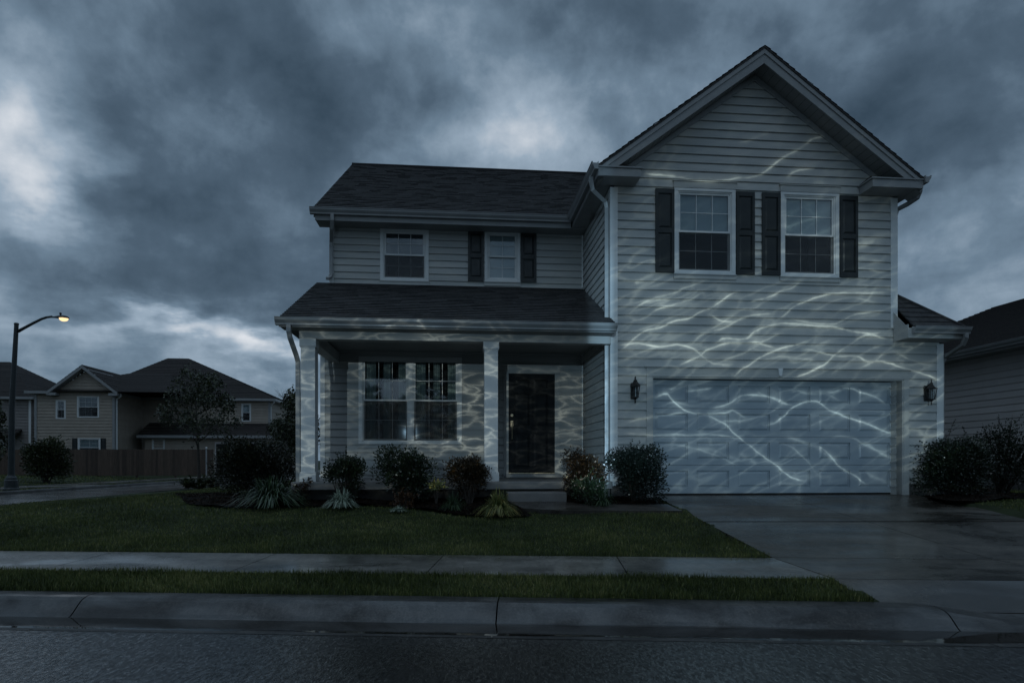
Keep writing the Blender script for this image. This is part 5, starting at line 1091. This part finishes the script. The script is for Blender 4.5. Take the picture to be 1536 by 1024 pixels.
mw=N(nt,'ShaderNodeMapping'); mw.inputs['Scale'].default_value=(15,11,1); L(cb.outputs[0],mw.inputs[0]); mr_=N(nt,'ShaderNodeVectorRotate',rotation_type='Z_AXIS'); mr_.inputs['Angle'].default_value=math.radians(-24); L(mw.outputs[0],mr_.inputs['Vector'])
mw2=N(nt,'ShaderNodeMapping'); mw2.inputs['Scale'].default_value=(1.25,4.6,1); L(mr_.outputs[0],mw2.inputs[0]); ww=N(nt,'ShaderNodeTexNoise',i_Scale=.9,i_Detail=4.0); L(mw2.outputs[0],ww.inputs['Vector'])
vb=nt.nodes.new('ShaderNodeVectorMath'); vb.operation='MULTIPLY_ADD'; L(ww.outputs['Color'],vb.inputs[0]); vb.inputs[1].default_value=(1.5,1.9,0); L(mw2.outputs[0],vb.inputs[2])
vw=N(nt,'ShaderNodeTexVoronoi',feature='DISTANCE_TO_EDGE',i_Scale=1.0); L(vb.outputs[0],vw.inputs['Vector'])
netb=mn('DIVIDE',1.0,mn('ADD',mn('POWER',mn('DIVIDE',vw.outputs['Distance'],.040),1.7),1.0)); netb=mn('MULTIPLY',netb,mn('POWER',wn2.outputs[0],2.5))
# finer, weaker network everywhere, strongest over the porch
mpv=N(nt,'ShaderNodeMapping'); mpv.inputs['Scale'].default_value=(28,60,1); L(cb.outputs[0],mpv.inputs[0])
wv=N(nt,'ShaderNodeTexNoise',i_Scale=1.1,i_Detail=3.0); L(mpv.outputs[0],wv.inputs['Vector']); vm=N(nt,'ShaderNodeMix',data_type='VECTOR'); vm.inputs[0].default_value=.45
va=nt.nodes.new('ShaderNodeVectorMath'); va.operation='MULTIPLY_ADD'; L(wv.outputs['Color'],va.inputs[0]); va.inputs[1].default_value=(1.7,1.7,0); L(mpv.outputs[0],va.inputs[2])
vo=N(nt,'ShaderNodeTexVoronoi',feature='DISTANCE_TO_EDGE',i_Scale=1.0); L(va.outputs[0],vo.inputs['Vector'])
net=mn('DIVIDE',1.0,mn('ADD',mn('POWER',mn('DIVIDE',vo.outputs['Distance'],.052),1.6),1.0)); net=mn('MULTIPLY',net,mn('MULTIPLY',mn('POWER',wn2.outputs[0],3.0),2.2))
xc=nb(H(.0,0,2))[0]
porch=mn('SUBTRACT',1.0,mn('DIVIDE',mn('SUBTRACT',ux,xc-.03),.06),False); porch=mn('MINIMUM',mn('MAXIMUM',porch,0.0),1.0)
yl=lambda z:nb(H(2.5,0,z))[1]
hf=fcurve(uy,[(0,0),(yl(-.35),.0),(yl(.05),.55),(yl(.5),.9),(yl(1.5),1.0),(yl(3.6),1.0),(yl(4.6),.55),(yl(5.6),.26),(yl(6.6),.14),(yl(8),.05),(1,0)])
xa,xb=nb(H(-6.2,0,2))[0],nb(H(6.6,0,2))[0]
xf=fcurve(ux,[(0,0),(xa,.0),(nb(H(-5.4,0,2))[0],PORCHFILL),(nb(H(0,2.6,2))[0]-.004,PORCHFILL),(nb(H(0,2.3,2))[0],1.6),(nb(H(0,.4,2))[0],5.2),(nb(H(0.0,-.05,2))[0],1.1),(nb(H(.3,0,2))[0],1.0),(nb(H(3.5,0,2))[0],1.0),(nb(H(6.0,0,2))[0],.8),(nb(H(6.38,0,2))[0],.7),(nb(H(6.46,0,2))[0],.0),(1,.0)])
fill=mn('MULTIPLY',mn('MULTIPLY',hf,xf),mn('ADD',mn('MULTIPLY',wn2.outputs[0],.7),.35))
low=fcurve(uy,[(0,1),(yl(1.9),1),(yl(2.6),.5),(yl(3.1),.4),(yl(3.6),.12),(1,.08)])
net=mn('ADD',mn('MULTIPLY',mn('MULTIPLY',net,mn('MULTIPLY',porch,low)),NETP),mn('MULTIPLY',mn('MULTIPLY',netb,mn('SUBTRACT',1.0,porch)),NETW))
netm=mn('MULTIPLY',net,mn('MULTIPLY',hf,mn('MINIMUM',mn('MULTIPLY',xf,12.0),1.0)))
cA=N(nt,'ShaderNodeMix',data_type='RGBA',blend_type='MIX'); cA.inputs[6].default_value=(.42,.72,.97,1); cA.inputs[7].default_value=(.44,.70,.92,1); L(porch,cA.inputs[0])
v1=nt.nodes.new('ShaderNodeVectorMath'); v1.operation='SCALE'; L(cA.outputs[2],v1.inputs[0]); L(fill,v1.inputs['Scale'])
cB=N(nt,'ShaderNodeMix',data_type='RGBA',blend_type='MIX'); cB.inputs[6].default_value=(.84,.97,.90,1); cB.inputs[7].default_value=(.88,.93,.82,1); L(porch,cB.inputs[0])
v2=nt.nodes.new('ShaderNodeVectorMath'); v2.operation='SCALE'; L(cB.outputs[2],v2.inputs[0]); L(mn('ADD',mn('MULTIPLY',lines,LINEG),netm),v2.inputs['Scale'])
v3=nt.nodes.new('ShaderNodeVectorMath'); v3.operation='ADD'; L(v1.outputs[0],v3.inputs[0]); L(v2.outputs[0],v3.inputs[1])
L(v3.outputs[0],em.inputs['Color']); em.inputs['Strength'].default_value=1.0
# ------------------------------------------------------------------ camera and render settings
cd=bpy.data.cameras.new('Camera'); cd.sensor_width=36; cd.lens=F/1536*36; cd.shift_y=(HY-512)/1536; cd.clip_end=4000; cd.clip_start=.05
co=bpy.data.objects.new('Camera',cd); COL.objects.link(co); co.location=(0,0,ZC); co.rotation_euler=(math.pi/2,0,0); SC.camera=co
SC.render.engine='CYCLES'; vs=SC.view_settings; vs.view_transform='Standard'; vs.look='None'; vs.exposure=0; vs.gamma=1
SC.cycles.max_bounces=6; SC.cycles.diffuse_bounces=3; SC.cycles.glossy_bounces=3; SC.cycles.transparent_max_bounces=16
